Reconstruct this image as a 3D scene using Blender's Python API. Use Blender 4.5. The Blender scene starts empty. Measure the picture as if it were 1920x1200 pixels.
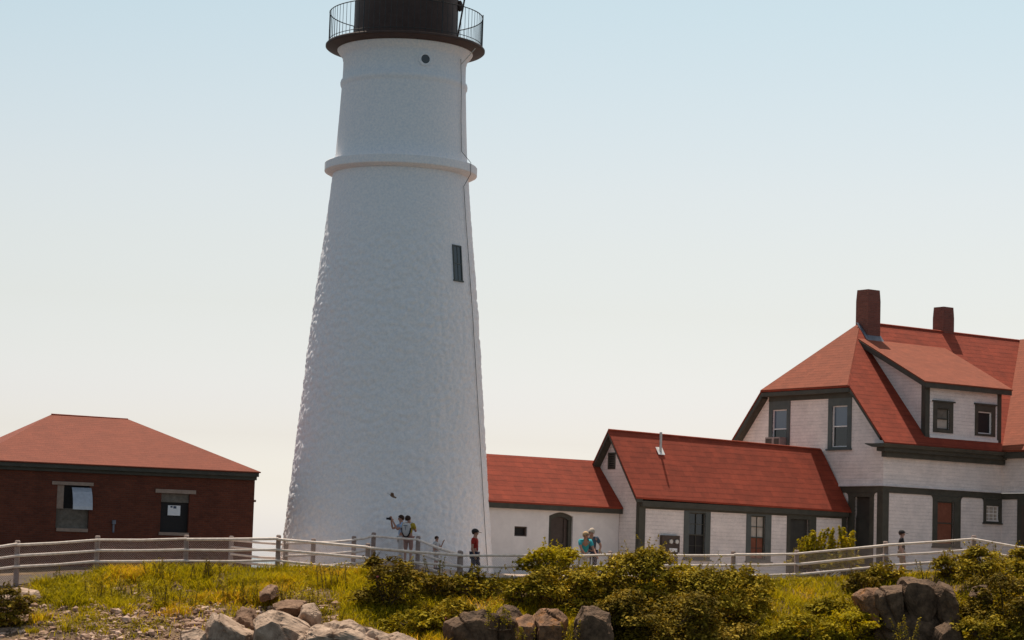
import bpy, bmesh, math, random
from mathutils import Vector, Matrix, noise
from mathutils.geometry import tessellate_polygon

scene = bpy.context.scene
COL = scene.collection
rnd = random.Random(7)
V = Vector

# ------------------------------------------------------------------ camera
FPX = 4500.0
ROLL = math.radians(1.8)
PITCH = math.atan(459.8 / FPX)
FW = V((0, math.cos(PITCH), math.sin(PITCH)))
_R0 = V((1, 0, 0)); _U0 = V((0, -math.sin(PITCH), math.cos(PITCH)))
CR = _R0 * math.cos(ROLL) + _U0 * math.sin(ROLL)
CU = _U0 * math.cos(ROLL) - _R0 * math.sin(ROLL)

def at(px, py, Y):
    """surveyed point: sight line of photo pixel (px, py) at Y metres from the viewpoint"""
    d = FW * FPX + CR * (px - 960) - CU * (py - 600)
    return d * (Y / d.y)

def gx(px, Y):
    return at(px, 1060, Y).x

cam = bpy.data.cameras.new("camera")
cam.sensor_width = 36.0
cam.lens = 36.0 * FPX / 1920.0
cam.clip_start = 0.5
cam.clip_end = 60000
camo = bpy.data.objects.new("camera", cam)
camo.matrix_world = Matrix(((CR.x, CU.x, -FW.x, 0), (CR.y, CU.y, -FW.y, 0), (CR.z, CU.z, -FW.z, 0), (0, 0, 0, 1)))
COL.objects.link(camo)
scene.camera = camo

# ------------------------------------------------------------------ light
SUN_AZ = math.radians(17)       # to the left of straight ahead
SUN_EL = math.radians(66)
sdir = V((-math.sin(SUN_AZ) * math.cos(SUN_EL), math.cos(SUN_AZ) * math.cos(SUN_EL), math.sin(SUN_EL)))
sl = bpy.data.lights.new("sun", 'SUN')
sl.energy = 4.9
sl.angle = math.radians(0.5)
sl.color = (1.0, 0.9, 0.76)
slo = bpy.data.objects.new("sun", sl)
slo.rotation_mode = 'QUATERNION'
slo.rotation_quaternion = sdir.to_track_quat('Z', 'Y')
slo.location = (0, 60, 80)
COL.objects.link(slo)

world = bpy.data.worlds.new("World")
scene.world = world
world.use_nodes = True
wn = world.node_tree.nodes; wl = world.node_tree.links
bg = wn["Background"]
sky = wn.new("ShaderNodeTexSky")
sky.sky_type = 'NISHITA'
sky.sun_disc = False
sky.sun_elevation = SUN_EL
sky.sun_rotation = SUN_AZ
sky.altitude = 0
sky.air_density = 1.0
sky.dust_density = 2.2
sky.ozone_density = 1.6
# humid sea air: the blue is veiled with height, white at the horizon
wtc = wn.new("ShaderNodeTexCoord"); wsp = wn.new("ShaderNodeSeparateXYZ"); wrp = wn.new("ShaderNodeValToRGB")
wl.new(wtc.outputs['Generated'], wsp.inputs[0]); wl.new(wsp.outputs['Z'], wrp.inputs[0])
els = wrp.color_ramp.elements
veil = [(0, 2.1, 2.25, 2.75), (.0147, 1.66, 1.74, 2.07), (.03, 1.32, 1.32, 1.47), (.05, 1.08, 1.01, 1.07), (.065, 1.04, .945, .975), (.085, 1.012, .898, .855),
        (.105, 1.0, .866, .77), (.13, 1.015, .87, .74), (.155, 1.02, .878, .732), (.19, .985, .885, .726), (.23, .935, .89, .72), (.4, .85, .80, .64), (.7, .68, .63, .49)]
while len(els) < len(veil): els.new(.5)
for k_, (p_, r_, g_, b_) in enumerate(veil):
    els[k_].position = p_; els[k_].color = (r_, g_, b_, 1)
wmx = wn.new("ShaderNodeMix"); wmx.data_type = 'RGBA'; wmx.blend_type = 'MULTIPLY'; wmx.inputs['Factor'].default_value = 1
wl.new(sky.outputs[0], wmx.inputs['A']); wl.new(wrp.outputs[0], wmx.inputs['B'])
wl.new(wmx.outputs['Result'], bg.inputs[0])
bg.inputs[1].default_value = 0.148

scene.view_settings.view_transform = 'Standard'
scene.view_settings.look = 'None'
scene.view_settings.exposure = 0.25
scene.view_settings.gamma = 1.0

# ------------------------------------------------------------------ materials
def new_mat(name):
    m = bpy.data.materials.new(name)
    m.use_nodes = True
    nt = m.node_tree
    return m, nt, nt.nodes["Principled BSDF"]

def nd(nt, typ, **kw):
    n = nt.nodes.new(typ)
    for k, v in kw.items():
        if k in ('ins',):
            for kk, vv in v.items():
                n.inputs[kk].default_value = vv
        else:
            setattr(n, k, v)
    return n

def rgba(c): return (c[0], c[1], c[2], 1)

def ramp(nt, src, stops):
    r = nd(nt, "ShaderNodeValToRGB")
    e = r.color_ramp.elements
    while len(e) < len(stops): e.new(0.5)
    for i, (p, c) in enumerate(stops):
        e[i].position = p; e[i].color = rgba(c)
    nt.links.new(src, r.inputs[0])
    return r.outputs[0]

def bump(nt, b, src, strength, dist):
    n = nd(nt, "ShaderNodeBump", ins={'Strength': strength, 'Distance': dist})
    nt.links.new(src, n.inputs['Height'])
    nt.links.new(n.outputs[0], b.inputs['Normal'])

def noisy(name, c0, c1, scale=3.0, rough=0.8, detail=6, lo=0.35, hi=0.68, bscale=None, bstr=0.3, bdist=0.02, spec=0.3, third=None):
    m, nt, b = new_mat(name)
    tc = nd(nt, "ShaderNodeTexCoord")
    n = nd(nt, "ShaderNodeTexNoise", ins={'Scale': scale, 'Detail': detail, 'Roughness': 0.65})
    nt.links.new(tc.outputs['Object'], n.inputs['Vector'])
    st = [(lo, c0), (hi, c1)]
    if third: st = [(lo, c0), ((lo + hi) / 2, c1), (hi, third)]
    nt.links.new(ramp(nt, n.outputs['Fac'], st), b.inputs['Base Color'])
    b.inputs['Roughness'].default_value = rough
    b.inputs['Specular IOR Level'].default_value = spec
    if bscale:
        n2 = nd(nt, "ShaderNodeTexNoise", ins={'Scale': bscale, 'Detail': 4, 'Roughness': 0.6})
        nt.links.new(tc.outputs['Object'], n2.inputs['Vector'])
        bump(nt, b, n2.outputs['Fac'], bstr, bdist)
    return m

def coursed(name, c0, c1, gap, bw, rh, mortar, rough=0.8, bstr=0.5, bdist=0.02, patch=None, offset=0.5, mixgap=1.0):
    """brick / shingle courses laid out in metres on the face's own plane"""
    m, nt, b = new_mat(name)
    uv = nd(nt, "ShaderNodeUVMap")
    # slight waviness, so courses are not ruler straight
    wn_ = nd(nt, "ShaderNodeTexNoise", ins={'Scale': 0.9, 'Detail': 2})
    nt.links.new(uv.outputs[0], wn_.inputs['Vector'])
    sub = nd(nt, "ShaderNodeVectorMath", operation='SUBTRACT'); sub.inputs[1].default_value = (.5, .5, .5)
    nt.links.new(wn_.outputs['Color'], sub.inputs[0])
    sc = nd(nt, "ShaderNodeVectorMath", operation='SCALE'); sc.inputs['Scale'].default_value = rh * 0.35
    nt.links.new(sub.outputs[0], sc.inputs[0])
    add = nd(nt, "ShaderNodeVectorMath", operation='ADD')
    nt.links.new(uv.outputs[0], add.inputs[0]); nt.links.new(sc.outputs[0], add.inputs[1])
    br = nd(nt, "ShaderNodeTexBrick", offset=offset)
    br.inputs['Scale'].default_value = 1.0
    br.inputs['Brick Width'].default_value = bw
    br.inputs['Row Height'].default_value = rh
    br.inputs['Mortar Size'].default_value = mortar
    br.inputs['Mortar Smooth'].default_value = 0.4
    br.inputs['Bias'].default_value = 0.0
    br.inputs['Color1'].default_value = rgba(c0)
    br.inputs['Color2'].default_value = rgba(c1)
    br.inputs['Mortar'].default_value = rgba(gap)
    nt.links.new(add.outputs[0], br.inputs['Vector'])
    # uneven weathering
    n = nd(nt, "ShaderNodeTexNoise", ins={'Scale': 1.3, 'Detail': 8, 'Roughness': 0.75})
    nt.links.new(uv.outputs[0], n.inputs['Vector'])
    mx = nd(nt, "ShaderNodeMix", data_type='RGBA', blend_type='MULTIPLY')
    mx.inputs['Factor'].default_value = 1.0
    p = patch or ((.78, .78, .78), (1.12, 1.1, 1.08))
    nt.links.new(br.outputs['Color'], mx.inputs['A'])
    nt.links.new(ramp(nt, n.outputs['Fac'], [(.3, p[0]), (.7, p[1])]), mx.inputs['B'])
    g = nd(nt, "ShaderNodeTexNoise", ins={'Scale': 26.0, 'Detail': 3, 'Roughness': 0.7})
    nt.links.new(uv.outputs[0], g.inputs['Vector'])
    mx2 = nd(nt, "ShaderNodeMix", data_type='RGBA', blend_type='MULTIPLY')
    mx2.inputs['Factor'].default_value = 1.0
    nt.links.new(mx.outputs['Result'], mx2.inputs['A'])
    nt.links.new(ramp(nt, g.outputs['Fac'], [(.3, (.84, .84, .84)), (.7, (1.1, 1.1, 1.1))]), mx2.inputs['B'])
    nt.links.new(mx2.outputs['Result'], b.inputs['Base Color'])
    b.inputs['Roughness'].default_value = rough
    b.inputs['Specular IOR Level'].default_value = 0.25
    inv = nd(nt, "ShaderNodeMath", operation='SUBTRACT'); inv.inputs[0].default_value = 1.0
    nt.links.new(br.outputs['Fac'], inv.inputs[1])
    bump(nt, b, inv.outputs[0], bstr, bdist)
    return m

def rows(name, c0, c1, bw, rh, line=.55, lw=.10, rough=.85, bstr=.5, bdist=.015, patch=((.8, .8, .8), (1.12, 1.1, 1.08)), joint=.85):
    """overlapping shingle courses: a soft dark line under every butt edge, tone varying shingle by shingle"""
    m = coursed(name, c0, c1, tuple(x * joint for x in c1), bw, rh, .006, rough=rough, bstr=0.0, bdist=.001, patch=patch)
    nt = m.node_tree; b = nt.nodes["Principled BSDF"]
    uv = nd(nt, "ShaderNodeUVMap"); sp = nd(nt, "ShaderNodeSeparateXYZ"); nt.links.new(uv.outputs[0], sp.inputs[0])
    nz = nd(nt, "ShaderNodeTexNoise", ins={'Scale': .7, 'Detail': 3}); nt.links.new(uv.outputs[0], nz.inputs['Vector'])
    wv = nd(nt, "ShaderNodeMath", operation='MULTIPLY_ADD'); wv.inputs[1].default_value = rh * .5
    nt.links.new(nz.outputs['Fac'], wv.inputs[0]); nt.links.new(sp.outputs['Y'], wv.inputs[2])
    dv = nd(nt, "ShaderNodeMath", operation='DIVIDE'); dv.inputs[1].default_value = rh; nt.links.new(wv.outputs[0], dv.inputs[0])
    fr = nd(nt, "ShaderNodeMath", operation='FRACT'); nt.links.new(dv.outputs[0], fr.inputs[0])
    n2 = nd(nt, "ShaderNodeTexNoise", ins={'Scale': 1.9, 'Detail': 4, 'Roughness': .7}); nt.links.new(uv.outputs[0], n2.inputs['Vector'])
    # line depth varies along the course
    dk = ramp(nt, n2.outputs['Fac'], [(.3, (line * .72,) * 3), (.68, (min(1, line * 1.45),) * 3)])
    mr = nd(nt, "ShaderNodeMapRange", interpolation_type='SMOOTHSTEP'); mr.inputs['From Min'].default_value = 0; mr.inputs['From Max'].default_value = lw * 2; mr.inputs['To Min'].default_value = 0; mr.inputs['To Max'].default_value = 1
    nt.links.new(fr.outputs[0], mr.inputs['Value'])
    mxl = nd(nt, "ShaderNodeMix", data_type='RGBA'); nt.links.new(mr.outputs[0], mxl.inputs['Factor'])
    nt.links.new(dk, mxl.inputs['A']); mxl.inputs['B'].default_value = (1, 1, 1, 1)
    old = b.inputs['Base Color'].links[0].from_socket
    mm = nd(nt, "ShaderNodeMix", data_type='RGBA', blend_type='MULTIPLY'); mm.inputs['Factor'].default_value = 1
    nt.links.new(old, mm.inputs['A']); nt.links.new(mxl.outputs['Result'], mm.inputs['B']); nt.links.new(mm.outputs['Result'], b.inputs['Base Color'])
    inv = nd(nt, "ShaderNodeMath", operation='SUBTRACT'); inv.inputs[0].default_value = 1; nt.links.new(fr.outputs[0], inv.inputs[1])
    for l in list(b.inputs['Normal'].links): nt.links.remove(l)
    bump(nt, b, inv.outputs[0], bstr, bdist)
    return m

def flat(name, c, rough=0.6, spec=0.4, metallic=0.0, var=0.12, scale=6):
    lo = tuple(x * (1 - var) for x in c); hi = tuple(min(1, x * (1 + var)) for x in c)
    m = noisy(name, lo, hi, scale=scale, rough=rough, spec=spec)
    m.node_tree.nodes["Principled BSDF"].inputs['Metallic'].default_value = metallic
    return m

def leafy(name, stops, trans=0.45, tcol=None, patch=0.8, rough=0.55):
    """leaf colour picked per leaf, with broad patches of older and younger growth"""
    m, nt, b = new_mat(name)
    geo = nd(nt, "ShaderNodeNewGeometry")
    tc = nd(nt, "ShaderNodeTexCoord")
    n = nd(nt, "ShaderNodeTexNoise", ins={'Scale': patch, 'Detail': 3})
    nt.links.new(tc.outputs['Object'], n.inputs['Vector'])
    a = nd(nt, "ShaderNodeMath", operation='MULTIPLY'); a.inputs[1].default_value = 0.55
    nt.links.new(geo.outputs['Random Per Island'], a.inputs[0])
    s = nd(nt, "ShaderNodeMath", operation='MULTIPLY_ADD'); s.inputs[1].default_value = 1.5; s.inputs[2].default_value = -0.5
    nt.links.new(n.outputs['Fac'], s.inputs[0])
    ad = nd(nt, "ShaderNodeMath", operation='ADD'); ad.use_clamp = True
    nt.links.new(a.outputs[0], ad.inputs[0]); nt.links.new(s.outputs[0], ad.inputs[1])
    c = ramp(nt, ad.outputs[0], stops)
    nt.links.new(c, b.inputs['Base Color'])
    b.inputs['Roughness'].default_value = rough
    b.inputs['Specular IOR Level'].default_value = 0.05
    tr = nd(nt, "ShaderNodeBsdfTranslucent")
    mul = nd(nt, "ShaderNodeMix", data_type='RGBA', blend_type='MULTIPLY'); mul.inputs['Factor'].default_value = 1
    nt.links.new(c, mul.inputs['A']); mul.inputs['B'].default_value = rgba(tcol or (2.2, 2.0, 0.7))
    nt.links.new(mul.outputs['Result'], tr.inputs['Color'])
    mixs = nd(nt, "ShaderNodeMixShader"); mixs.inputs[0].default_value = trans
    nt.links.new(b.outputs[0], mixs.inputs[1]); nt.links.new(tr.outputs[0], mixs.inputs[2])
    nt.links.new(mixs.outputs[0], nt.nodes["Material Output"].inputs['Surface'])
    return m

M = {}
M['tower'] = noisy("whitewashed_stone", (.74, .73, .76), (.90, .85, .84), scale=12, rough=.85, lo=.36, hi=.64, bscale=20, bstr=.25, bdist=.02, detail=10)
M['tower_smooth'] = noisy("whitewashed_brick", (.74, .73, .76), (.89, .84, .83), scale=12, rough=.85, lo=.36, hi=.62, bscale=26, bstr=.35, bdist=.02, detail=9)
M['black_iron'] = noisy("black_iron", (.055, .030, .023), (.075, .042, .033), scale=3, rough=.6, spec=.25)
M['iron_rail'] = noisy("iron_rail", (.022, .02, .02), (.04, .036, .036), scale=8, rough=.5)
M['white_shingle'] = rows("white_shingle", (.80, .725, .70), (.84, .765, .74), .19, .145, line=.68, lw=.09, joint=.86, bdist=.012)
M['white_plain'] = noisy("white_paint", (.72, .68, .665), (.82, .775, .755), scale=2, rough=.7, bscale=15, bstr=.15, bdist=.01)
M['white_trim'] = flat("white_trim", (.80, .76, .74), var=.06)
M['roof'] = rows("red_shingle", (.32, .055, .027), (.255, .043, .021), .42, .26, line=.5, lw=.07, patch=((.74, .76, .78), (1.16, 1.12, 1.1)))
M['roof_pale'] = rows("faded_red_shingle", (.21, .049, .025), (.185, .042, .021), .34, .17, line=.86, lw=.09, patch=((.84, .84, .84), (1.1, 1.1, 1.1)))
M['roof_orange'] = rows("orange_shingle", (.25, .061, .029), (.21, .050, .023), .36, .18, line=.72, lw=.08, patch=((.82, .82, .82), (1.12, 1.12, 1.12)))
M['ridge_pale'] = noisy("ridge_pale", (.23, .055, .03), (.28, .066, .036), scale=4, rough=.9)
M['ridge_red'] = noisy("ridge_red", (.28, .055, .03), (.36, .07, .036), scale=4, rough=.9)
M['brick'] = coursed("brick", (.155, .042, .022), (.11, .030, .017), (.11, .050, .033), .21, .075, .009, bstr=.4, bdist=.008, patch=((.7, .7, .7), (1.15, 1.15, 1.15)))
M['chimney'] = coursed("chimney_brick", (.24, .085, .060), (.18, .064, .046), (.19, .10, .08), .21, .075, .010, bstr=.4, bdist=.008)
M['trim'] = noisy("dark_green_trim", (.050, .047, .037), (.072, .068, .053), scale=2.5, rough=.6)
M['trim_blue'] = noisy("grey_green_casing", (.075, .085, .082), (.10, .11, .105), scale=2.5, rough=.6)
M['stone'] = noisy("sandstone_trim", (.26, .19, .15), (.36, .27, .22), scale=5, rough=.85)
M['board'] = noisy("grey_board", (.12, .105, .085), (.19, .165, .14), scale=7, rough=.85)
M['dark'] = flat("dark_interior", (.012, .010, .010), rough=.7)
M['door'] = noisy("dark_door", (.030, .028, .024), (.045, .042, .036), scale=3, rough=.55)
M['door_brown'] = noisy("brown_door", (.06, .042, .034), (.085, .06, .05), scale=4, rough=.6)
M['lead'] = noisy("lead_flashing", (.10, .11, .14), (.20, .21, .25), scale=4, rough=.5)
M['metal'] = flat("galvanised_metal", (.55, .53, .5), rough=.45, metallic=.3)
M['paper'] = flat("paper", (.78, .78, .8), var=.04)
M['ink'] = flat("blue_ink", (.06, .08, .13))
M['plastic'] = flat("grey_plastic", (.40, .42, .48), rough=.12, spec=.9)
M['curtain'] = flat("drawn_curtain", (.42, .37, .32), var=.15, scale=4)
M['shade'] = noisy("rust_red_blind", (.17, .055, .032), (.24, .085, .05), scale=5, rough=.8)
M['ac'] = flat("ac_case", (.30, .24, .22))
m, nt, b = new_mat("window_glass"); b.inputs['Base Color'].default_value = (.012, .013, .016, 1); b.inputs['Roughness'].default_value = .08; b.inputs['Specular IOR Level'].default_value = .7; M['glass'] = m
m, nt, b = new_mat("sky_glass"); b.inputs['Base Color'].default_value = (.10, .13, .18, 1); b.inputs['Roughness'].default_value = .12; b.inputs['Specular IOR Level'].default_value = .8; M['glass_pale'] = m
M['wood'] = noisy("weathered_rail", (.66, .53, .45), (.90, .78, .70), scale=9, rough=.85, bscale=25, bstr=.3, bdist=.01)
M['post'] = noisy("weathered_post", (.26, .19, .165), (.40, .305, .27), scale=9, rough=.9, bscale=20, bstr=.4, bdist=.01)
M['wire'] = flat("wire", (.46, .36, .33), rough=.5)
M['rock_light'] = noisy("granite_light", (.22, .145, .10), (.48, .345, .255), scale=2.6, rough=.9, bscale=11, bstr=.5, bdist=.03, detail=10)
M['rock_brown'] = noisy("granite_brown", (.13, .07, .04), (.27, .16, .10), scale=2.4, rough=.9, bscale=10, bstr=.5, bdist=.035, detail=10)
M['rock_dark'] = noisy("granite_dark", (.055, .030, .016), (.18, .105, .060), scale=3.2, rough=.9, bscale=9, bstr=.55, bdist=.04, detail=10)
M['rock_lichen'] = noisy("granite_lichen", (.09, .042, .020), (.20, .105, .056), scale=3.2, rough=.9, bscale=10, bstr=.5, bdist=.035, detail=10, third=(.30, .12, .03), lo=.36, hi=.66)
M['rubble'] = leafy("rubble_stone", [(0, (.14, .08, .052)), (.5, (.33, .21, .15)), (1, (.62, .45, .35))], trans=0.0, patch=.6, rough=.9)
M['path'] = noisy("asphalt_path", (.055, .038, .030), (.09, .064, .052), scale=3, rough=.95)
M['bounce_gravel'] = noisy('pale_bounce_gravel', (.34, .25, .20), (.46, .36, .29), scale=4, rough=.95, bscale=12, bstr=.5, bdist=.02)  # kept pale so the added yard throws sunlight back on the walls
M['soil'] = noisy("slope_soil", (.065, .036, .02), (.13, .078, .036), scale=.9, rough=.95, bscale=4, bstr=.9, bdist=.12, third=(.22, .145, .09), lo=.38, hi=.66)
M['concrete'] = noisy("concrete", (.13, .10, .09), (.21, .165, .15), scale=2.5, rough=.9)
M['leaf_dark'] = leafy("leaf_dark", [(0, (.045, .030, .006)), (.45, (.13, .092, .010)), (.8, (.30, .205, .022)), (1, (.50, .33, .06))], trans=.09, tcol=(2.0, 1.7, .5), rough=.8)
M['leaf_mid'] = leafy("leaf_mid", [(0, (.07, .05, .006)), (.4, (.20, .15, .011)), (.8, (.42, .30, .024)), (1, (.62, .42, .07))], trans=.10, tcol=(2.0, 1.75, .5), rough=.8)
M['leaf_bright'] = leafy("leaf_bright", [(0, (.11, .088, .007)), (.5, (.26, .205, .013)), (1, (.46, .34, .022))], trans=.16, tcol=(2.0, 1.8, .5), rough=.8)
M['leaf_yellow'] = leafy("leaf_yellow", [(0, (.15, .125, .008)), (.5, (.31, .25, .012)), (1, (.47, .35, .022))], trans=.28, tcol=(2.0, 1.85, .45), rough=.8)
M['grass'] = leafy("grass_blades", [(0, (.085, .078, .005)), (.4, (.21, .18, .009)), (.7, (.32, .245, .012)), (.88, (.34, .18, .02)), (1, (.42, .27, .07))], trans=.45, patch=.45)
M['bird_brown'] = flat('bird_brown', (.16, .095, .06))
M['twig'] = flat("twig", (.10, .065, .04), rough=.9)
M['rose'] = flat("pink_bloom", (.45, .10, .10))
m, nt, b = new_mat("sea_water"); b.inputs['Base Color'].default_value = (.03, .06, .075, 1); b.inputs['Roughness'].default_value = .22
tc = nd(nt, "ShaderNodeTexCoord"); n1 = nd(nt, "ShaderNodeTexNoise", ins={'Scale': .35, 'Detail': 6}); nt.links.new(tc.outputs['Object'], n1.inputs['Vector']); bump(nt, b, n1.outputs['Fac'], .5, .5); M['sea'] = m

for k_ in ('rock_light', 'rock_brown', 'rock_dark', 'rock_lichen'):      # cracks and joints
    nt = M[k_].node_tree; b = nt.nodes["Principled BSDF"]
    tc = nd(nt, "ShaderNodeTexCoord"); nz = nd(nt, "ShaderNodeTexNoise", ins={'Scale': 2.2, 'Detail': 6, 'Roughness': .7}); nt.links.new(tc.outputs['Object'], nz.inputs['Vector'])
    ad = nd(nt, "ShaderNodeMix", data_type='RGBA', blend_type='ADD'); ad.inputs['Factor'].default_value = .55
    nt.links.new(tc.outputs['Object'], ad.inputs['A']); nt.links.new(nz.outputs['Color'], ad.inputs['B'])
    mp = nd(nt, "ShaderNodeMapping"); mp.inputs['Scale'].default_value = (1.3, 1.3, .75); mp.inputs['Rotation'].default_value = (.3, .5, .2)
    nt.links.new(ad.outputs['Result'], mp.inputs['Vector'])
    vo = nd(nt, "ShaderNodeTexVoronoi", feature='DISTANCE_TO_EDGE', ins={'Scale': 1.5}); nt.links.new(mp.outputs[0], vo.inputs['Vector'])
    cr_ = ramp(nt, vo.outputs['Distance'], [(0, (.55, .5, .46)), (.018, (1, 1, 1))])
    old = b.inputs['Base Color'].links[0].from_socket
    mm = nd(nt, "ShaderNodeMix", data_type='RGBA', blend_type='MULTIPLY'); mm.inputs['Factor'].default_value = 1
    nt.links.new(old, mm.inputs['A']); nt.links.new(cr_, mm.inputs['B']); nt.links.new(mm.outputs['Result'], b.inputs['Base Color'])

def cloth(name, c): return noisy(name, tuple(x * .85 for x in c), c, scale=9, rough=.85, bscale=14, bstr=.3, bdist=.02)
M['skin'] = noisy("skin", (.40, .20, .14), (.48, .25, .18), scale=8, rough=.6)
M['hair_dark'] = cloth("hair_dark", (.045, .022, .015))
M['hair_blond'] = cloth("hair_blond", (.55, .36, .20))
M['hair_grey'] = cloth("hair_grey", (.50, .40, .32))
M['c_palegrey'] = cloth("pale_grey_cloth", (.55, .52, .52))
M['c_paleblue'] = cloth("pale_blue_cloth", (.36, .47, .66))
M['c_olive'] = cloth("olive_yellow_cloth", (.42, .30, .03))
M['c_rose'] = cloth("dusty_rose_cloth", (.34, .17, .14))
M['c_red'] = cloth("red_cloth", (.36, .025, .018))
M['c_teal'] = cloth("teal_cloth", (.05, .40, .46))
M['c_slate'] = cloth("slate_cloth", (.085, .105, .14))
M['c_black'] = cloth("black_cloth", (.025, .02, .022))
M['c_navy'] = cloth("navy_cloth", (.05, .05, .08))
M['c_khaki'] = cloth("khaki_cloth", (.36, .24, .15))
M['c_white'] = cloth("white_cloth", (.62, .60, .60))

# ------------------------------------------------------------------ object helpers
def tag(o, label=None, cat=None, group=None, kind=None):
    if label: o['label'] = label
    if cat: o['category'] = cat
    if group: o['group'] = group
    if kind: o['kind'] = kind
    return o

def thing(name, label, cat, loc, group=None):
    o = bpy.data.objects.new(name, None)
    o.empty_display_size = .3
    o.location = loc
    COL.objects.link(o)
    o['base'] = list(loc)
    tag(o, label, cat, group)
    return o

def base_of(o):
    while o is not None:
        if 'base' in o: return V(o['base'])
        o = o.parent
    return V((0, 0, 0))

class Frame:
    """a building's own axes: a along the front, b into the building, z up"""
    def __init__(s, o, deg):
        s.o = V((o.x, o.y, 0)); t = math.radians(deg)
        s.u = V((math.cos(t), math.sin(t), 0)); s.m = V((-math.sin(t), math.cos(t), 0))
    def w(s, a, b, z): return s.o + s.u * a + s.m * b + V((0, 0, z))

class MB:
    def __init__(s): s.v = []; s.f = []
    def poly(s, pts):
        k = len(s.v); s.v += [V(p) for p in pts]; s.f.append(tuple(range(k, k + len(pts)))); return s
    def prism(s, bot, top):
        k = len(s.v); n = len(bot)
        s.v += [V(p) for p in bot] + [V(p) for p in top]
        s.f.append(tuple(range(k + n - 1, k - 1, -1))); s.f.append(tuple(range(k + n, k + 2 * n)))
        for i in range(n):
            j = (i + 1) % n
            s.f.append((k + i, k + j, k + n + j, k + n + i))
        return s
    def box(s, fr, a0, a1, b0, b1, z0, z1):
        q = [(a0, b0), (a1, b0), (a1, b1), (a0, b1)]
        return s.prism([fr.w(a, b, z0) for a, b in q], [fr.w(a, b, z1) for a, b in q])
    def slab(s, top, thick):
        return s.prism([V(p) - V((0, 0, thick)) for p in top], top)
    def bar(s, p, q, w, h, up=V((0, 0, 1))):
        p = V(p); q = V(q); d = (q - p).normalized()
        x = d.cross(up); x = x.normalized() if x.length > 1e-4 else V((1, 0, 0)); y = x.cross(d)
        c = [(-1, -1), (1, -1), (1, 1), (-1, 1)]
        return s.prism([p + x * (i * w / 2) + y * (j * h / 2) for i, j in c], [q + x * (i * w / 2) + y * (j * h / 2) for i, j in c])
    def tube(s, pts, r, n=8):
        for i in range(len(pts) - 1):
            p = V(pts[i]); q = V(pts[i + 1]); d = (q - p).normalized()
            x = d.orthogonal().normalized(); y = d.cross(x)
            r0, r1 = (r[i], r[i + 1]) if isinstance(r, (list, tuple)) else (r, r)
            an = [2 * math.pi * j / n for j in range(n)]
            s.prism([p + (x * math.cos(t) + y * math.sin(t)) * r0 for t in an], [q + (x * math.cos(t) + y * math.sin(t)) * r1 for t in an])
        return s
    def lathe(s, c, prof, n=64, caps=True, a0=0.0):
        k = len(s.v); c = V(c)
        for r, z in prof:
            for i in range(n):
                t = 2 * math.pi * i / n + a0
                s.v.append(c + V((r * math.cos(t), r * math.sin(t), z)))
        for j in range(len(prof) - 1):
            for i in range(n):
                i2 = (i + 1) % n
                s.f.append((k + j * n + i, k + j * n + i2, k + (j + 1) * n + i2, k + (j + 1) * n + i))
        if caps:
            s.f.append(tuple(k + i for i in range(n - 1, -1, -1)))
            s.f.append(tuple(k + (len(prof) - 1) * n + i for i in range(n)))
        return s
    def ball(s, c, rx, ry, rz, nu=14, nv=9, rot=None):
        k = len(s.v); c = V(c)
        for j in range(nv + 1):
            ph = math.pi * j / nv
            for i in range(nu):
                t = 2 * math.pi * i / nu
                p = V((rx * math.sin(ph) * math.cos(t), ry * math.sin(ph) * math.sin(t), rz * math.cos(ph)))
                if rot: p = rot @ p
                s.v.append(c + p)
        for j in range(nv):
            for i in range(nu):
                i2 = (i + 1) % nu
                s.f.append((k + j * nu + i, k + (j + 1) * nu + i, k + (j + 1) * nu + i2, k + j * nu + i2))
        return s
    def holed(s, fr_pt, outer, holes):
        """flat wall with openings: outer and holes are lists of 2-d points, fr_pt lifts them into space"""
        loops = [[V((p[0], p[1], 0)) for p in outer]] + [[V((p[0], p[1], 0)) for p in h] for h in holes]
        flatp = [p for l in loops for p in l]
        k = len(s.v)
        s.v += [fr_pt(p.x, p.y) for p in flatp]
        for t in tessellate_polygon(loops):
            s.f.append(tuple(k + i for i in t))
        return s
    def build(s, name, mat, parent=None, smooth=False, fix=True, uv=True):
        off = base_of(parent) if parent else V((0, 0, 0))
        me = bpy.data.meshes.new(name)
        me.from_pydata([tuple(p - off) for p in s.v], [], s.f)
        if fix:
            bm = bmesh.new(); bm.from_mesh(me)
            bmesh.ops.remove_doubles(bm, verts=bm.verts, dist=1e-5) if len(bm.verts) < 400 else None
            bmesh.ops.recalc_face_normals(bm, faces=bm.faces)
            bm.to_mesh(me); bm.free()
        if uv:
            lay = me.uv_layers.new(name="UVMap")
            for p in me.polygons:
                nrm = p.normal
                t = V((0, 0, 1)).cross(nrm)
                t = t.normalized() if t.length > .05 else V((1, 0, 0))
                if t.x < 0: t = -t
                bt = nrm.cross(t)
                if bt.z < 0: bt = -bt
                for li in p.loop_indices:
                    co = me.vertices[me.loops[li].vertex_index].co + off
                    lay.data[li].uv = (co.dot(t), co.dot(bt))
        if smooth:
            me.polygons.foreach_set('use_smooth', [True] * len(me.polygons))
        me.materials.append(mat if not isinstance(mat, str) else M[mat])
        o = bpy.data.objects.new(name, me)
        COL.objects.link(o)
        if parent: o.parent = parent
        return o

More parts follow.
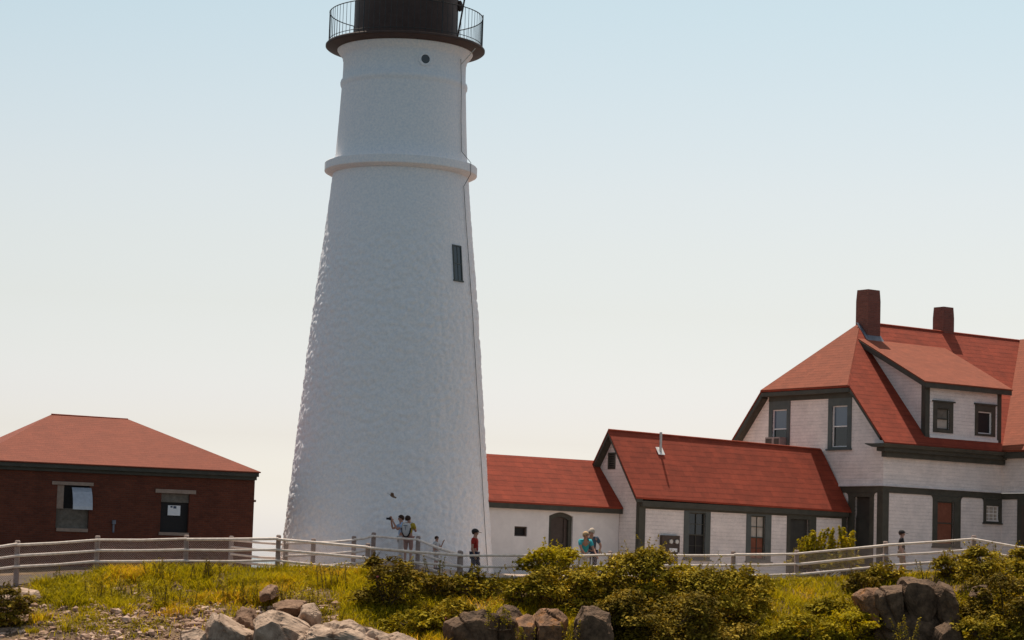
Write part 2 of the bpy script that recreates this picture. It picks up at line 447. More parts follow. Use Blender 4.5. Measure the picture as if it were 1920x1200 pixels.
# ------------------------------------------------------------------ fence line survey (photo pixel of the top rail at each post, distance)
FRONT = [(-110, 1038, 81.0, 1112), (33, 1021, 81.6, 1099), (182, 1012, 82.3, 1076), (350, 1010.5, 83.2, 1069), (522, 1010.5, 84.0, 1068),
         (690, 1026, 83.2, 1072), (865, 1041, 82.2, 1092), (1010, 1041, 82.8, 1094), (1145, 1041, 83.6, 1092), (1257, 1041, 84.8, 1090), (1376, 1040.5, 86.2, 1090),
         (1495, 1038.5, 87.6, 1091), (1661, 1022, 88.0, 1080), (1826, 1011, 87.8, 1072), (1975, 1037, 86.8, 1085)]
DY = -3.0
FRONT = [(p, r, y + DY, g) for p, r, y, g in FRONT]
FX = []; FZ = []; FY = []
for px, ry, Y, gy in FRONT:
    FX.append(at(px, ry, Y).x); FZ.append(at(px, gy, Y).z); FY.append(Y)

def interp(x, xs, ys):
    if x <= xs[0]: return ys[0]
    for i in range(len(xs) - 1):
        if x <= xs[i + 1]:
            t = (x - xs[i]) / (xs[i + 1] - xs[i]); return ys[i] * (1 - t) + ys[i + 1] * t
    return ys[-1]

def sstep(a, b, x):
    t = max(0, min(1, (x - a) / (b - a))); return t * t * (3 - 2 * t)

def ground(x, y):
    zf = interp(x, FX, FZ); yf = interp(x, FX, FY)
    d = yf - y
    n = noise.noise(V((x * .55, y * .55, 3.1))) * .14 + noise.noise(V((x * 1.7, y * 1.7, 8.4))) * .05
    if d <= 0:
        t = sstep(0, 7, -d)
        z = zf * (1 - t) + (-.35 + .012 * x) * t
        ex = x - gx(735, 84); ey = y - 85
        z += .33 * math.exp(-(ex * ex) / 4.5 - ey * ey / 7)
        z += n * .12
        z -= 14 * sstep(116, 128, y)
    else:
        k = sstep(0, 1.4, d)
        z = zf - .10 * min(d, .8) - .285 * max(0, d - .8) - .95 * max(0, d - 9.0) + n * k
    z -= 12 * sstep(30, 48, x) + 12 * sstep(-24, -44, x)
    return max(z, -11)

# ------------------------------------------------------------------ terrain, sea, path
def axis(lo, hi, flo, fhi, fine, coarse):
    out = []; x = lo
    while x < hi:
        out.append(x); x += fine if flo <= x < fhi else coarse
    out.append(hi); return out
xs = axis(-64, 70, -20, 23, .26, 2.0); ys = axis(52, 132, 66, 88, .26, 1.6)
me = bpy.data.meshes.new("ground")
vs = [(x, y, ground(x, y)) for y in ys for x in xs]
nx = len(xs)
fs = [(j * nx + i, j * nx + i + 1, (j + 1) * nx + i + 1, (j + 1) * nx + i) for j in range(len(ys) - 1) for i in range(nx - 1)]
me.from_pydata(vs, [], fs); me.polygons.foreach_set('use_smooth', [True] * len(fs)); me.materials.append(M['soil'])
g = bpy.data.objects.new("ground", me); COL.objects.link(g); tag(g, "grassy headland slope with bare soil and stones", None, kind="structure")

sea = MB().poly([(-30000, -30000, -8), (30000, -30000, -8), (30000, 40000, -8), (-30000, 40000, -8)]).build("sea", 'sea', uv=False, fix=False)
tag(sea, kind="structure")

pm = MB()
cols = []
for i in range(0, 90):
    x = -22 + i * .5
    yf = interp(x, FX, FY)
    cols.append([V((x, yf + t, ground(x, yf + t) + .03)) for t in (.12, .6, 1.2, 1.8, 2.4, 3.0, 3.6)])
for i in range(len(cols) - 1):
    for j in range(6):
        pm.poly([cols[i][j], cols[i + 1][j], cols[i + 1][j + 1], cols[i][j + 1]])
tag(pm.build("path", 'path', uv=False, fix=False), kind="structure")
ym = MB(); cols = []
for i in range(0, 84):
    x = -9.4 + i * .5; yf = interp(x, FX, FY)
    cols.append([V((x, yf + t, ground(x, yf + t) + .03)) for t in [3.6 + j * 1.0 for j in range(34)]])
for i in range(len(cols) - 1):
    for j in range(33):
        ym.poly([cols[i][j], cols[i + 1][j], cols[i + 1][j + 1], cols[i][j + 1]])
tag(ym.build("bounce_yard", 'bounce_gravel', uv=False, fix=False), kind="structure")  # added pale sheet behind the path, bounces warm light onto the house walls

# ------------------------------------------------------------------ lighthouse
TA = at(727, 1000, 90)
T0 = V((TA.x, 90, 0))
LH = thing("lighthouse", "tall white tapering lighthouse tower with black iron gallery and lantern house on top", "lighthouse", (T0.x, T0.y, -1.2))
prof = [(-2.0, 4.25), (-.94, 4.04), (1.044, 3.84), (5.03, 3.49), (9.06, 3.13), (13.12, 2.70), (14.56, 2.565)]
def tr(z): return interp(z, [p[0] for p in prof], [p[1] for p in prof])
mb = MB(); NS = 420; NZ = 300
for j in range(NZ + 1):
    z = -2.0 + (14.60 + 2.0) * j / NZ
    r = tr(z)
    # soften the knots of the profile
    r = (tr(z - .8) + tr(z - .4) + 2 * r + tr(z + .4) + tr(min(z + .8, 14.9))) / 6 if z < 13.6 else r
    rough_ = 1 - .72 * sstep(10.5, 13.8, z)
    for i in range(NS):
        t = 2 * math.pi * i / NS
        p = V((r * math.cos(t), r * math.sin(t), z))
        vd = noise.voronoi(p * 3.3)[0]
        st = min(.30, vd[1] - vd[0])
        dsp = (st * .12 - .02 + noise.noise(p * 1.1) * .022 + noise.noise(p * 5.6) * .022) * rough_
        wd_ = math.hypot((t - math.radians(322)) * 2.9, (z - 11.15) * .6)      # smooth render round the tall window
        dsp *= sstep(.5, 1.0, wd_)
        mb.v.append(T0 + V(((r + dsp) * math.cos(t), (r + dsp) * math.sin(t), z)))
for j in range(NZ):
    for i in range(NS):
        i2 = (i + 1) % NS
        mb.f.append((j * NS + i, j * NS + i2, (j + 1) * NS + i2, (j + 1) * NS + i))
shaft = mb.build("stone_shaft", 'tower', LH, smooth=True, fix=False, uv=False)

def rring(prof, n=160): return MB().lathe(T0, prof, n, caps=False)
rring([(2.50, 14.50), (2.66, 14.51), (2.78, 14.55), (2.875, 14.60), (2.89, 14.62), (2.89, 14.90), (2.87, 14.925), (2.45, 14.96)]).build("stone_belt", 'tower_smooth', LH, smooth=True).data.set_sharp_from_angle(angle=math.radians(24))
up = [(2.52, 14.95), (2.50, 15.2), (2.42, 16.6), (2.365, 17.78), (2.375, 17.86), (2.41, 17.92), (2.42, 18.02), (2.40, 18.10), (2.345, 18.15),
      (2.335, 18.5), (2.335, 18.83), (2.36, 18.90), (2.36, 18.98), (2.42, 19.06), (2.50, 19.16), (2.57, 19.26), (2.60, 19.34)]
rring(up).build("upper_brick_drum", 'tower_smooth', LH, smooth=True, uv=False)
# gallery
rring([(2.55, 19.30), (2.62, 19.28), (2.92, 19.36), (3.0, 19.38), (3.035, 19.41), (3.035, 19.47), (3.0, 19.51), (1.9, 19.53)]).build("gallery_deck", 'black_iron', LH, smooth=False, uv=False)
dr = MB().lathe(T0, [(1.97, 19.52), (1.97, 22.6), (2.2, 22.65), (2.2, 22.8), (1.5, 22.82), (1.5, 25.0), (1.8, 25.05), (1.2, 26.0), (.2, 26.2)], 256).build("lantern_house", 'black_iron', LH, smooth=False, uv=False)
rl = MB()
RR = 2.92
for zz, rr in ((20.72, .020), (19.64, .014)):
    pts = [T0 + V((RR * math.cos(2 * math.pi * i / 96), RR * math.sin(2 * math.pi * i / 96), zz)) for i in range(97)]
    rl.tube(pts, rr, 6)
for i in range(84):
    t = 2 * math.pi * i / 84
    p = T0 + V((RR * math.cos(t), RR * math.sin(t), 0))
    big = i % 14 == 0
    rl.tube([p + V((0, 0, 19.5)), p + V((0, 0, 20.86 if big else 20.72))], .022 if big else .0095, 6)
rl.build("gallery_railing", 'iron_rail', LH, uv=False)

def on_tower(ang, z, r, dr=0.0):
    t = math.radians(ang)     # 0 = straight toward the viewer, + = to the right
    return T0 + V(((r + dr) * math.sin(t), -(r + dr) * math.cos(t), z))
# round window, facing viewer slightly right
ph = MB(); c = on_tower(21.5, 18.62, 2.335); nrm = (c - T0); nrm.z = 0; nrm.normalize(); tx = V((-nrm.y, nrm.x, 0))
def ring_at(c, nrm, tx, r0, r1, d0, d1, n=28):
    mbx = MB()
    for i in range(n):
        a = 2 * math.pi * i / n; b_ = 2 * math.pi * (i + 1) / n
        def P(r, t, d): return c + tx * (r * math.cos(t)) + V((0, 0, r * math.sin(t))) + nrm * d
        mbx.prism([P(r0, a, d0), P(r1, a, d0), P(r1, b_, d0), P(r0, b_, d0)], [P(r0, a, d1), P(r1, a, d1), P(r1, b_, d1), P(r0, b_, d1)])
    return mbx
po = ring_at(c, nrm, tx, .17, .26, -.1, .05).build("porthole_window", 'tower_smooth', LH, uv=False)
MB().poly([c + tx * (.18 * math.cos(2 * math.pi * i / 28)) + V((0, 0, .18 * math.sin(2 * math.pi * i / 28))) + nrm * .015 for i in range(28)]).build("pane", 'glass', po, uv=False, fix=False)
# tall window on the right flank
wa = 52; r_ = tr(11.15) + .025
c = on_tower(wa, 11.15, r_); nrm = (c - T0); nrm.z = 0; nrm.normalize(); tx = V((-nrm.y, nrm.x, 0))
class WF(Frame):
    def __init__(s, o, tx, n): s.o = V((o.x, o.y, 0)); s.u = tx; s.m = -n
    def w(s, a, b, z): return s.o + s.u * a + s.m * (b - .1055 * (11.15 - z)) + V((0, 0, z))
wf = WF(c, tx, nrm)
tw = MB()
tw.box(wf, -.25, -.20, -.012, .5, 10.43, 11.74).box(wf, .20, .25, -.012, .5, 10.43, 11.74).box(wf, -.20, .20, -.012, .5, 11.69, 11.74).box(wf, -.28, .28, -.03, .5, 10.37, 10.43)
tw = tw.build("tower_window", 'trim_blue', LH)
MB().box(wf, -.20, .20, .012, .3, 10.43, 11.69).build("pane", 'glass', tw)
mt = MB().box(wf, -.20, .20, -.004, .012, 11.02, 11.07).box(wf, -.012, .012, .0, .012, 10.43, 11.02).box(wf, -.012, .012, .0, .012, 11.07, 11.69)
mt.build("muntin", 'trim_blue', tw)
# lightning cable
cb = []
for i in range(46):
    z = 18.9 - i * .44
    r = tr(z) if z < 14.4 else interp(z, [15.0, 16.6, 17.85, 18.9], [2.5, 2.42, 2.40, 2.345])
    if 14.4 <= z < 15.1: r = 2.88
    cb.append(on_tower(64 + (18.9 - z) * .35, z, r, .05))
MB().tube(cb, .011, 5).build("lightning_cable", 'iron_rail', LH, uv=False)
MB().tube([on_tower(66, 19.3, 2.95), on_tower(64, 18.7, 2.42)], .02, 6).build("drain_pipe", 'metal', LH, uv=False)
MB().tube([on_tower(50, 19.52, 2.62), on_tower(58.5, 22.2, 2.80)], .035, 6).build("leaning_pole", 'black_iron', LH, uv=False)
MB().ball(on_tower(86, 21.15, 2.03), .11, .11, .22).build("vent_cowl", 'black_iron', LH, uv=False, smooth=True)

# ------------------------------------------------------------------ building parts
def sash_window(parent, P, x0, x1, z0, z1, casing, name="window", cas_mat='trim', sash_mat=None, muntins=(1, 1), glass=('glass', 'glass'), depth=.10, sill=True, meet=True, head=0.0, over=.035):
    """P(x, d, z): x across, d out of the wall (negative = recessed). casing = (left,right,bottom,top) widths; x0..z1 = opening"""
    class A:
        @staticmethod
        def w(a, b, z): return P(a, b, z)
    cl, cr, cbm, ct = casing
    f = MB()
    f.box(A, x0 - cl, x0, -depth, over, z0 - cbm, z1 + ct).box(A, x1, x1 + cr, -depth, over, z0 - cbm, z1 + ct)
    if ct: f.box(A, x0, x1, -depth, over, z1, z1 + ct)
    if cbm: f.box(A, x0, x1, -depth, over, z0 - cbm, z0)
    if head: f.box(A, x0 - cl - head, x1 + cr + head, -.02, over + .06, z1 + ct, z1 + ct + .06)
    w = f.build(name, cas_mat, parent)
    if sill: MB().box(A, x0 - cl - .05, x1 + cr + .05, -.02, over + .07, z0 - cbm - .06, z0 - cbm).build("sill", cas_mat, w)
    s = MB(); t = .045
    zm = (z0 + z1) / 2
    s.box(A, x0, x0 + t, -depth + .02, -depth + .06, z0, z1).box(A, x1 - t, x1, -depth + .02, -depth + .06, z0, z1)
    s.box(A, x0 + t, x1 - t, -depth + .02, -depth + .06, z0, z0 + t).box(A, x0 + t, x1 - t, -depth + .02, -depth + .06, z1 - t, z1)
    if meet: s.box(A, x0 + t, x1 - t, -depth + .02, -depth + .07, zm - t / 2, zm + t / 2)
    for (lo, hi, n) in ((z0 + t, zm - t / 2, muntins[0]), (zm + t / 2, z1 - t, muntins[1])):
        for k in range(n - 1):
            xm = x0 + (x1 - x0) * (k + 1) / n
            s.box(A, xm - .012, xm + .012, -depth + .022, -depth + .05, lo, hi)
        if n > 1:
            zz = (lo + hi) / 2
            s.box(A, x0 + t, x1 - t, -depth + .024, -depth + .048, zz - .012, zz + .012)
    s.build("sash", sash_mat or cas_mat, w)
    if meet:
        MB().box(A, x0, x1, -depth - .03, -depth + .015, z0, zm).build("pane", glass[0], w)
        MB().box(A, x0, x1, -depth - .03, -depth + .015, zm, z1).build("pane", glass[1], w)
    else:
        MB().box(A, x0, x1, -depth - .03, -depth + .015, z0, z1).build("pane", glass[0], w)
    return w

def rect(a0, a1, z0, z1): return [(a0, z0), (a1, z0), (a1, z1), (a0, z1)]

# ------------------------------------------------------------------ brick building (left)
B = Frame(at(476, 950, 88), 22)
BH = thing("brick_building", "low brick building with hipped red roof and boarded windows, left of the lighthouse", "building", B.w(-4.7, 3.67, -1.5))
AL = -9.95
mb = MB()
mb.holed(lambda a, z: B.w(a, 0, z), rect(AL, 0, -2.2, 3.0), [rect(-7.23, -6.06, .82, 2.34), rect(-3.46, -2.42, .80, 2.20)])
mb.poly([B.w(0, 0, -2.2), B.w(0, 7.34, -2.2), B.w(0, 7.34, 3.0), B.w(0, 0, 3.0)])
mb.poly([B.w(AL, 0, -2.2), B.w(AL, 7.34, -2.2), B.w(AL, 7.34, 3.0), B.w(AL, 0, 3.0)])
mb.poly([B.w(AL, 7.34, -2.2), B.w(0, 7.34, -2.2), B.w(0, 7.34, 3.0), B.w(AL, 7.34, 3.0)])
for a0, a1, z0, z1 in ((-7.23, -6.06, .82, 2.34), (-3.46, -2.42, .80, 2.20)):   # reveals
    mb.poly([B.w(a0, 0, z0), B.w(a0, .25, z0), B.w(a0, .25, z1), B.w(a0, 0, z1)])
    mb.poly([B.w(a1, 0, z0), B.w(a1, .25, z0), B.w(a1, .25, z1), B.w(a1, 0, z1)])
    mb.poly([B.w(a0, 0, z1), B.w(a1, 0, z1), B.w(a1, .25, z1), B.w(a0, .25, z1)])
mb.build("wall", 'brick', BH, fix=False)
ez = 3.10; oh = .36
c0, c1, c2, c3 = (AL - oh, -oh), (oh * .3, -oh), (oh * .3, 7.34 + oh), (AL - oh, 7.34 + oh)
r0, r1 = (-6.85, 3.67, 5.02), (-3.97, 3.67, 5.0)
rf = MB()
E = [B.w(*c0, ez), B.w(*c1, ez), B.w(*c2, ez), B.w(*c3, ez)]; R0, R1 = B.w(*r0), B.w(*r1)
for pl in ([E[0], E[1], R1, R0], [E[1], E[2], R1], [E[2], E[3], R0, R1], [E[3], E[0], R0]): rf.poly(pl)
rf.poly([p - V((0, 0, .04)) for p in E])
for i in range(4): rf.poly([E[i] - V((0, 0, .04)), E[(i + 1) % 4] - V((0, 0, .04)), E[(i + 1) % 4], E[i]])
rf = rf.build("hip_roof", 'roof_pale', BH)
MB().box(B, AL - .30, .06, -.30, 7.64, 2.92, 3.055).box(B, AL - .12, .03, -.14, 7.48, 2.80, 2.92).build("eaves_cornice", 'trim', BH)
MB().tube([R0 + V((0, 0, .01)), R1 + V((0, 0, -.005))], .03, 6).build("ridge_cap", 'ridge_pale', rf, uv=False)
# left window
w1 = MB().box(B, -7.43, -5.95, -.05, .2, 2.342, 2.46).build("window", 'stone', BH); w1['label'] = "boarded window with an open tilted pane"
MB().box(B, -7.20, -6.08, -.06, .2, .70, .82).build("sill", 'stone', w1)
MB().box(B, -7.23, -6.98, .04, .12, 1.50, 2.34).build("frame", 'stone', w1)
MB().box(B, -7.23, -6.06, .14, .2, .82, 1.52).box(B, -7.20, -6.1, .12, .14, 1.14, 1.17).build("shutter_board", 'board', w1)
MB().box(B, -6.98, -6.06, .2, .24, 1.52, 2.34).build("pane", 'dark', w1)
pc = MB(); N = 8
pr = [(-.02 - .36 * math.sin(math.pi / 2 * k / N), 2.27 - .78 * (1 - math.cos(math.pi / 2 * k / N)) * .35 - .51 * k / N) for k in range(N + 1)]
for k in range(N):
    (b0, z0), (b1, z1) = pr[k], pr[k + 1]
    pc.prism([B.w(-6.72, b0, z0), B.w(-6.02, b0, z0), B.w(-6.02, b1, z1), B.w(-6.72, b1, z1)], [B.w(-6.72, b0 + .02, z0), B.w(-6.02, b0 + .02, z0), B.w(-6.02, b1 + .02, z1), B.w(-6.72, b1 + .02, z1)])
pc.build("tilted_pane", 'plastic', w1, smooth=False)
# right window
w2 = MB().box(B, -3.69, -2.2, -.05, .2, 2.202, 2.34).build("window", 'stone', BH); w2['label'] = "boarded window with a white notice in it"
MB().box(B, -3.5, -2.40, -.06, .2, .69, .80).build("sill", 'stone', w2)
MB().box(B, -3.46, -2.42, .1, .2, 1.88, 2.20).build("shutter_board", 'board', w2)
MB().box(B, -3.46, -2.42, .16, .22, .80, 1.88).build("pane", 'dark', w2)
n_ = MB().box(B, -3.17, -2.71, .125, .14, 1.41, 1.77).build("notice", 'paper', w2)
MB().box(B, -3.08, -3.0, .119, .125, 1.69, 1.75).box(B, -2.97, -2.86, .119, .125, 1.66, 1.75).build("print", 'ink', n_)
MB().box(B, .0, .22, .5, 1.6, 2.02, 2.10).box(B, .0, .08, .5, 1.6, 1.86, 2.02).build("side_sill", 'stone', BH)
MB().box(B, -5.22, -5.1, -.12, 0, 1.02, 1.16).box(B, -5.19, -5.13, -.06, 0, .72, 1.02).build("wall_spigot", 'lead', BH)

# ------------------------------------------------------------------ annex and passage
A = Frame(at(1199, 950, 93.5), 37)
PA = thing("passage_building", "low white passage with red roof and arched door, between lighthouse and annex", "building", A.w(-5, 2.7, -1.4))
pb, pbk = 1.2, 4.2
PL = -9.6
def archpts(a0, a1, z0, z1, rise, n=10):
    return [(a0, z0), (a1, z0), (a1, z1)] + [(a1 + (a0 - a1) * k / n, z1 + rise * math.sin(math.pi * k / n)) for k in range(1, n)] + [(a0, z1)]
door = archpts(-3.5, -2.32, -1.0, 1.94, .15)
mb = MB().holed(lambda a, z: A.w(a, pb, z), rect(PL, -.02, -2.2, 2.30), [rect(-5.15, -4.54, 1.11, 1.48), door])
for h in (rect(-5.15, -4.54, 1.11, 1.48), door):
    for i in range(len(h)):
        p, q = h[i], h[(i + 1) % len(h)]
        mb.poly([A.w(p[0], pb, p[1]), A.w(q[0], pb, q[1]), A.w(q[0], pb + .22, q[1]), A.w(p[0], pb + .22, p[1])])
mb.poly([A.w(PL, pbk, -2.2), A.w(-.02, pbk, -2.2), A.w(-.02, pbk, 2.3), A.w(PL, pbk, 2.3)])
mb.build("wall", 'white_plain', PA, fix=False)
pe, pr_, pm_ = 2.41, 4.25, 2.7
rf = MB().slab([A.w(PL, .95, pe), A.w(-.03, .95, pe - .03), A.w(-.03, pm_, pr_), A.w(PL, pm_, pr_ - .02)], .06)
rf.slab([A.w(PL, 4.45, pe), A.w(-.03, 4.45, pe - .03), A.w(-.03, pm_, pr_), A.w(PL, pm_, pr_ - .02)], .06)
rf = rf.build("roof", 'roof', PA)
MB().box(A, PL, -.03, .97, 1.19, 2.14, 2.33).build("eaves_fascia", 'trim', PA)
dm = MB()
inner = archpts(-3.34, -2.48, -.9, 1.80, .12)
loopf = lambda z_off: None
dm.holed(lambda a, z: A.w(a, pb + .08, z), archpts(-3.5, -2.32, -1.0, 1.94, .15), [inner])
for i in range(len(inner)):
    p, q = inner[i], inner[(i + 1) % len(inner)]
    dm.poly([A.w(p[0], pb + .08, p[1]), A.w(q[0], pb + .08, q[1]), A.w(q[0], pb + .2, q[1]), A.w(p[0], pb + .2, p[1])])
dd = dm.build("arched_door", 'trim', PA, fix=False)
MB().box(A, -3.40, -2.44, pb + .17, pb + .21, -1.0, 1.96).box(A, -3.34, -2.62, pb + .13, pb + .17, .84, .92).box(A, -2.66, -2.58, pb + .13, pb + .17, -.9, 1.84).build("door_leaf", 'door_brown', dd)
vw = MB().box(A, -5.15, -5.09, pb + .06, pb + .2, 1.11, 1.48).box(A, -4.6, -4.54, pb + .06, pb + .2, 1.11, 1.48).box(A, -5.09, -4.6, pb + .06, pb + .2, 1.11, 1.16).box(A, -5.09, -4.6, pb + .06, pb + .2, 1.43, 1.48).build("window", 'door_brown', PA)
MB().box(A, -5.12, -4.57, pb + .14, pb + .2, 1.13, 1.46).build("pane", 'dark', vw)

AX = thing("annex_building", "white shingled annex with steep red roof and vent pipe, beside the keepers house", "building", A.w(5.5, 1.6, -1.4))
AW = 3.24; AM = 1.62; AE = 2.76; AR = 5.43; AEN = 11.25
op = [rect(2.56, 3.42, .55, 2.40), rect(5.88, 6.66, .55, 2.36), rect(8.05, 9.1, -.6, 2.25)]
mb = MB().holed(lambda a, z: A.w(a, 0, z), rect(0, AEN, -2.2, 2.62), op)
for h in op:
    for i in range(4):
        p, q = h[i], h[(i + 1) % 4]
        mb.poly([A.w(p[0], 0, p[1]), A.w(q[0], 0, q[1]), A.w(q[0], .2, q[1]), A.w(p[0], .2, p[1])])
sl_ = (AR - AE) / (AM + .22)
mb.holed(lambda b, z: A.w(0, b, z), [(0, -2.2), (AW, -2.2), (AW, 2.9), (AM, AR - .12), (0, 2.9)], [rect(1.56, 1.95, 3.93, 4.53)])
mb.poly([A.w(0, AW, -2.2), A.w(AEN, AW, -2.2), A.w(AEN, AW, 2.9), A.w(0, AW, 2.9)])
mb.build("wall", 'white_shingle', AX, fix=False)
LFT = -.36
nv = 5.30   # ridge falls slightly away
rf = MB().slab([A.w(LFT, -.22, AE + .03), A.w(AEN + .1, -.22, AE - .07), A.w(AEN + .1, AM, nv), A.w(LFT, AM, AR)], .07)
rf.slab([A.w(LFT, AW + .22, AE + .03), A.w(AEN + .1, AW + .22, AE - .07), A.w(AEN + .1, AM, nv), A.w(LFT, AM, AR)], .07)
rf = rf.build("roof", 'roof', AX)
# soffits and fascias
tr_ = MB()
tr_.slab([A.w(LFT + .02, -.20, AE - .02), A.w(-.003, -.20, AE - .02), A.w(-.003, AM, AR - .075), A.w(LFT + .02, AM, AR - .075)], .15)
tr_.slab([A.w(LFT + .02, AW + .20, AE - .02), A.w(-.003, AW + .20, AE - .02), A.w(-.003, AM, AR - .075), A.w(LFT + .02, AM, AR - .075)], .15)
tr_.box(A, 0, AEN, -.18, -.003, 2.44, 2.66)
tr_.box(A, .28, AEN - .25, -.05, -.003, 2.36, 2.44)
tr_.build("eaves_trim", 'trim', AX)
MB().box(A, -.04, .28, -.045, -.002, -2, 2.44).build("corner_board", 'trim', AX)
MB().box(A, -.045, -.002, -.002, .14, -2, 2.7).build("corner_board", 'trim', AX)
MB().box(A, AEN - .25, AEN, -.045, -.002, -2, 2.44).build("corner_board", 'trim', AX)
PAx = lambda x, d, z: A.w(x, -d, z)
sash_window(AX, PAx, 2.56, 3.42, .55, 2.30, (.25, .27, .08, .1), cas_mat='trim_blue', sash_mat='trim', muntins=(2, 2), glass=('dark', 'glass'))['label'] = "window with dim dark panes"
sash_window(AX, PAx, 5.88, 6.66, .55, 2.30, (.24, .33, .08, .1), cas_mat='trim_blue', sash_mat='trim', muntins=(2, 2), glass=('shade', 'curtain'))['label'] = "window with pale curtain above and red blind below"
dfr = MB().box(A, 7.88, 8.05, -.05, .1, -1, 2.36).box(A, 9.1, 9.5, -.05, .1, -1, 2.36).box(A, 8.05, 9.1, -.05, .1, 2.25, 2.36).build("door", 'trim', AX)
MB().box(A, 8.05, 9.1, .1, .16, -1, 2.25).box(A, 8.18, 8.22, .09, .1, -1, 2.2).box(A, 8.95, 8.99, .09, .1, -1, 2.2).build("door_leaf", 'door', dfr)
gv = MB().box(A, -.03, .05, 1.53, 1.60, 3.90, 4.56).box(A, -.03, .05, 1.91, 1.98, 3.90, 4.56).box(A, -.03, .05, 1.6, 1.91, 3.9, 3.96).box(A, -.03, .05, 1.6, 1.91, 4.5, 4.56)
for k in range(6): gv.box(A, -.012, .04, 1.6, 1.91, 3.98 + k * .088, 4.02 + k * .088)
gv = gv.build("gable_vent", 'trim', AX); MB().box(A, .04, .08, 1.58, 1.93, 3.94, 4.52).build("pane", 'dark', gv)
mtb = MB().box(A, 1.08, 1.98, -.16, -.002, .70, 1.36).box(A, 1.3, 1.9, -.15, -.002, .1, .70).build("meter_box", 'door_brown', AX)
md = MB()
for ax_ in (1.50, 1.80):
    md.tube([A.w(ax_, -.16, 1.12), A.w(ax_, -.22, 1.12)], .085, 12)
md.build("meter_dial", 'metal', mtb, uv=False)
MB().box(A, 1.45, 1.85, -.168, -.16, .72, .86).build("notice_plate", 'paper', mtb)
# vent pipe on the front slope
def slope_pt(a, b): return A.w(a, b, AE + .03 + sl_ * (b + .22))
vp = slope_pt(1.93, 1.08)
vpo = MB().tube([vp - V((0, 0, .1)), vp + V((0, 0, .78))], .055, 10).build("vent_pipe", 'metal', rf, uv=False)
fq = [(1.76, .99), (2.10, .99), (2.10, 1.19), (1.76, 1.19)]
fl = MB().prism([slope_pt(*q) + V((0, 0, .01)) for q in fq], [slope_pt(*q) + V((0, 0, .03)) for q in fq])
fl.build("flashing", 'white_trim', rf, uv=False)
MB().tube([slope_pt(LFT, AM - .03) + V((0, 0, .03)), A.w(AEN, AM - .03, nv)], .03, 6).build("ridge_cap", 'ridge_red', rf, uv=False)

# ------------------------------------------------------------------ keepers house
H = Frame(at(1655, 950, 98.8), 36)
KH = thing("keepers_house", "large white shingled house with clipped red gable, dormer and two brick chimneys", "house", H.w(6, 4.4, -1.4))
KW = 8.8; KM = 4.4; KR = 11.0; KS = 1.13
def rz(b): return KR - KS * abs(KM - b)
BELT = 3.72
# lower storey
opL = [rect(.72, 1.62, -.5, 3.28)]                               # door on the gable side
opF = [rect(3.17, 4.16, 1.42, 3.22), rect(6.12, 6.92, 2.56, 3.19), rect(8.2, 9.2, -.5, 3.3)]
mb = MB().holed(lambda a, z: H.w(a, 0, z), rect(0, 7.08, -2.2, BELT), opF[:2])
mb.holed(lambda b, z: H.w(0, b, z), rect(0, KW, -2.2, BELT), opL)
for h, wall in ((opF[0], 0), (opF[1], 0), (opL[0], 1)):
    for i in range(4):
        p, q = h[i], h[(i + 1) % 4]
        L = (lambda x, d, z: H.w(x, d, z)) if wall == 0 else (lambda x, d, z: H.w(d, x, z))
        mb.poly([L(p[0], 0, p[1]), L(q[0], 0, q[1]), L(q[0], .2, q[1]), L(p[0], .2, p[1])])
# wing's lower wall (left flank and front)
mb.poly([H.w(7.08, 0, -2.2), H.w(7.08, -6, -2.2), H.w(7.08, -6, BELT), H.w(7.08, 0, BELT)])
mb.poly([H.w(7.08, -6, -2.2), H.w(19, -6, -2.2), H.w(19, -6, BELT), H.w(7.08, -6, BELT)])
mb.poly([H.w(0, KW, -2.2), H.w(19, KW, -2.2), H.w(19, KW, BELT), H.w(0, KW, BELT)])
mb.build("lower_wall", 'white_shingle', KH, fix=False)
# upper storey, flared out over the belt
fl_ = .16
gwA = rect(5.86, 6.78, 5.40, 7.08); gwB = rect(2.13, 3.05, 5.38, 7.12)
mb = MB()
ug = [(0, 4.25), (KW, 4.25), (KW, rz(KW) - .15), (7.1, 7.72), (1.7, 7.72), (0, rz(0) - .15)]
mb.holed(lambda b, z: H.w(0, b, z), ug, [gwA, gwB])
for h in (gwA, gwB):
    for i in range(4):
        p, q = h[i], h[(i + 1) % 4]
        mb.poly([H.w(0, p[0], p[1]), H.w(0, q[0], q[1]), H.w(.2, q[0], q[1]), H.w(.2, p[0], p[1])])
steps = [(0.0, BELT), (.35, 3.83), (.7, 4.02), (1, 4.25)]
def fo(t): return -fl_ * (1 - t) ** 1.6
for i in range(3):
    (t0, z0), (t1, z1) = steps[i], steps[i + 1]
    f0, f1 = fo(t0), fo(t1)
    mb.poly([H.w(f0, f0, z0), H.w(f0, KW, z0), H.w(f1, KW, z1), H.w(f1, f1, z1)])
    mb.poly([H.w(f0, f0, z0), H.w(7.08 + f0, f0, z0), H.w(7.08 + f1, f1, z1), H.w(f1, f1, z1)])
    mb.poly([H.w(7.08 + f0, f0, z0), H.w(7.08 + f0, -6, z0), H.w(7.08 + f1, -6, z1), H.w(7.08 + f1, f1, z1)])
mb.poly([H.w(0, 0, 4.25), H.w(7.08, 0, 4.25), H.w(7.08, 0, 5.6), H.w(0, 0, 5.6)])
mb.poly([H.w(7.08, 0, 4.25), H.w(7.08, -6, 4.25), H.w(7.08, -6, 5.8), H.w(7.08, 0, 5.8)])
mb.poly([H.w(7.08, -6, BELT), H.w(19, -6, BELT), H.w(13.04, -6, 11.0), H.w(7.08, -6, 5.8)])
mb.poly([H.w(fo(0), fo(0), BELT), H.w(7.08 + fo(0), fo(0), BELT), H.w(7.08, 0, BELT - .002), H.w(0, 0, BELT - .002)])
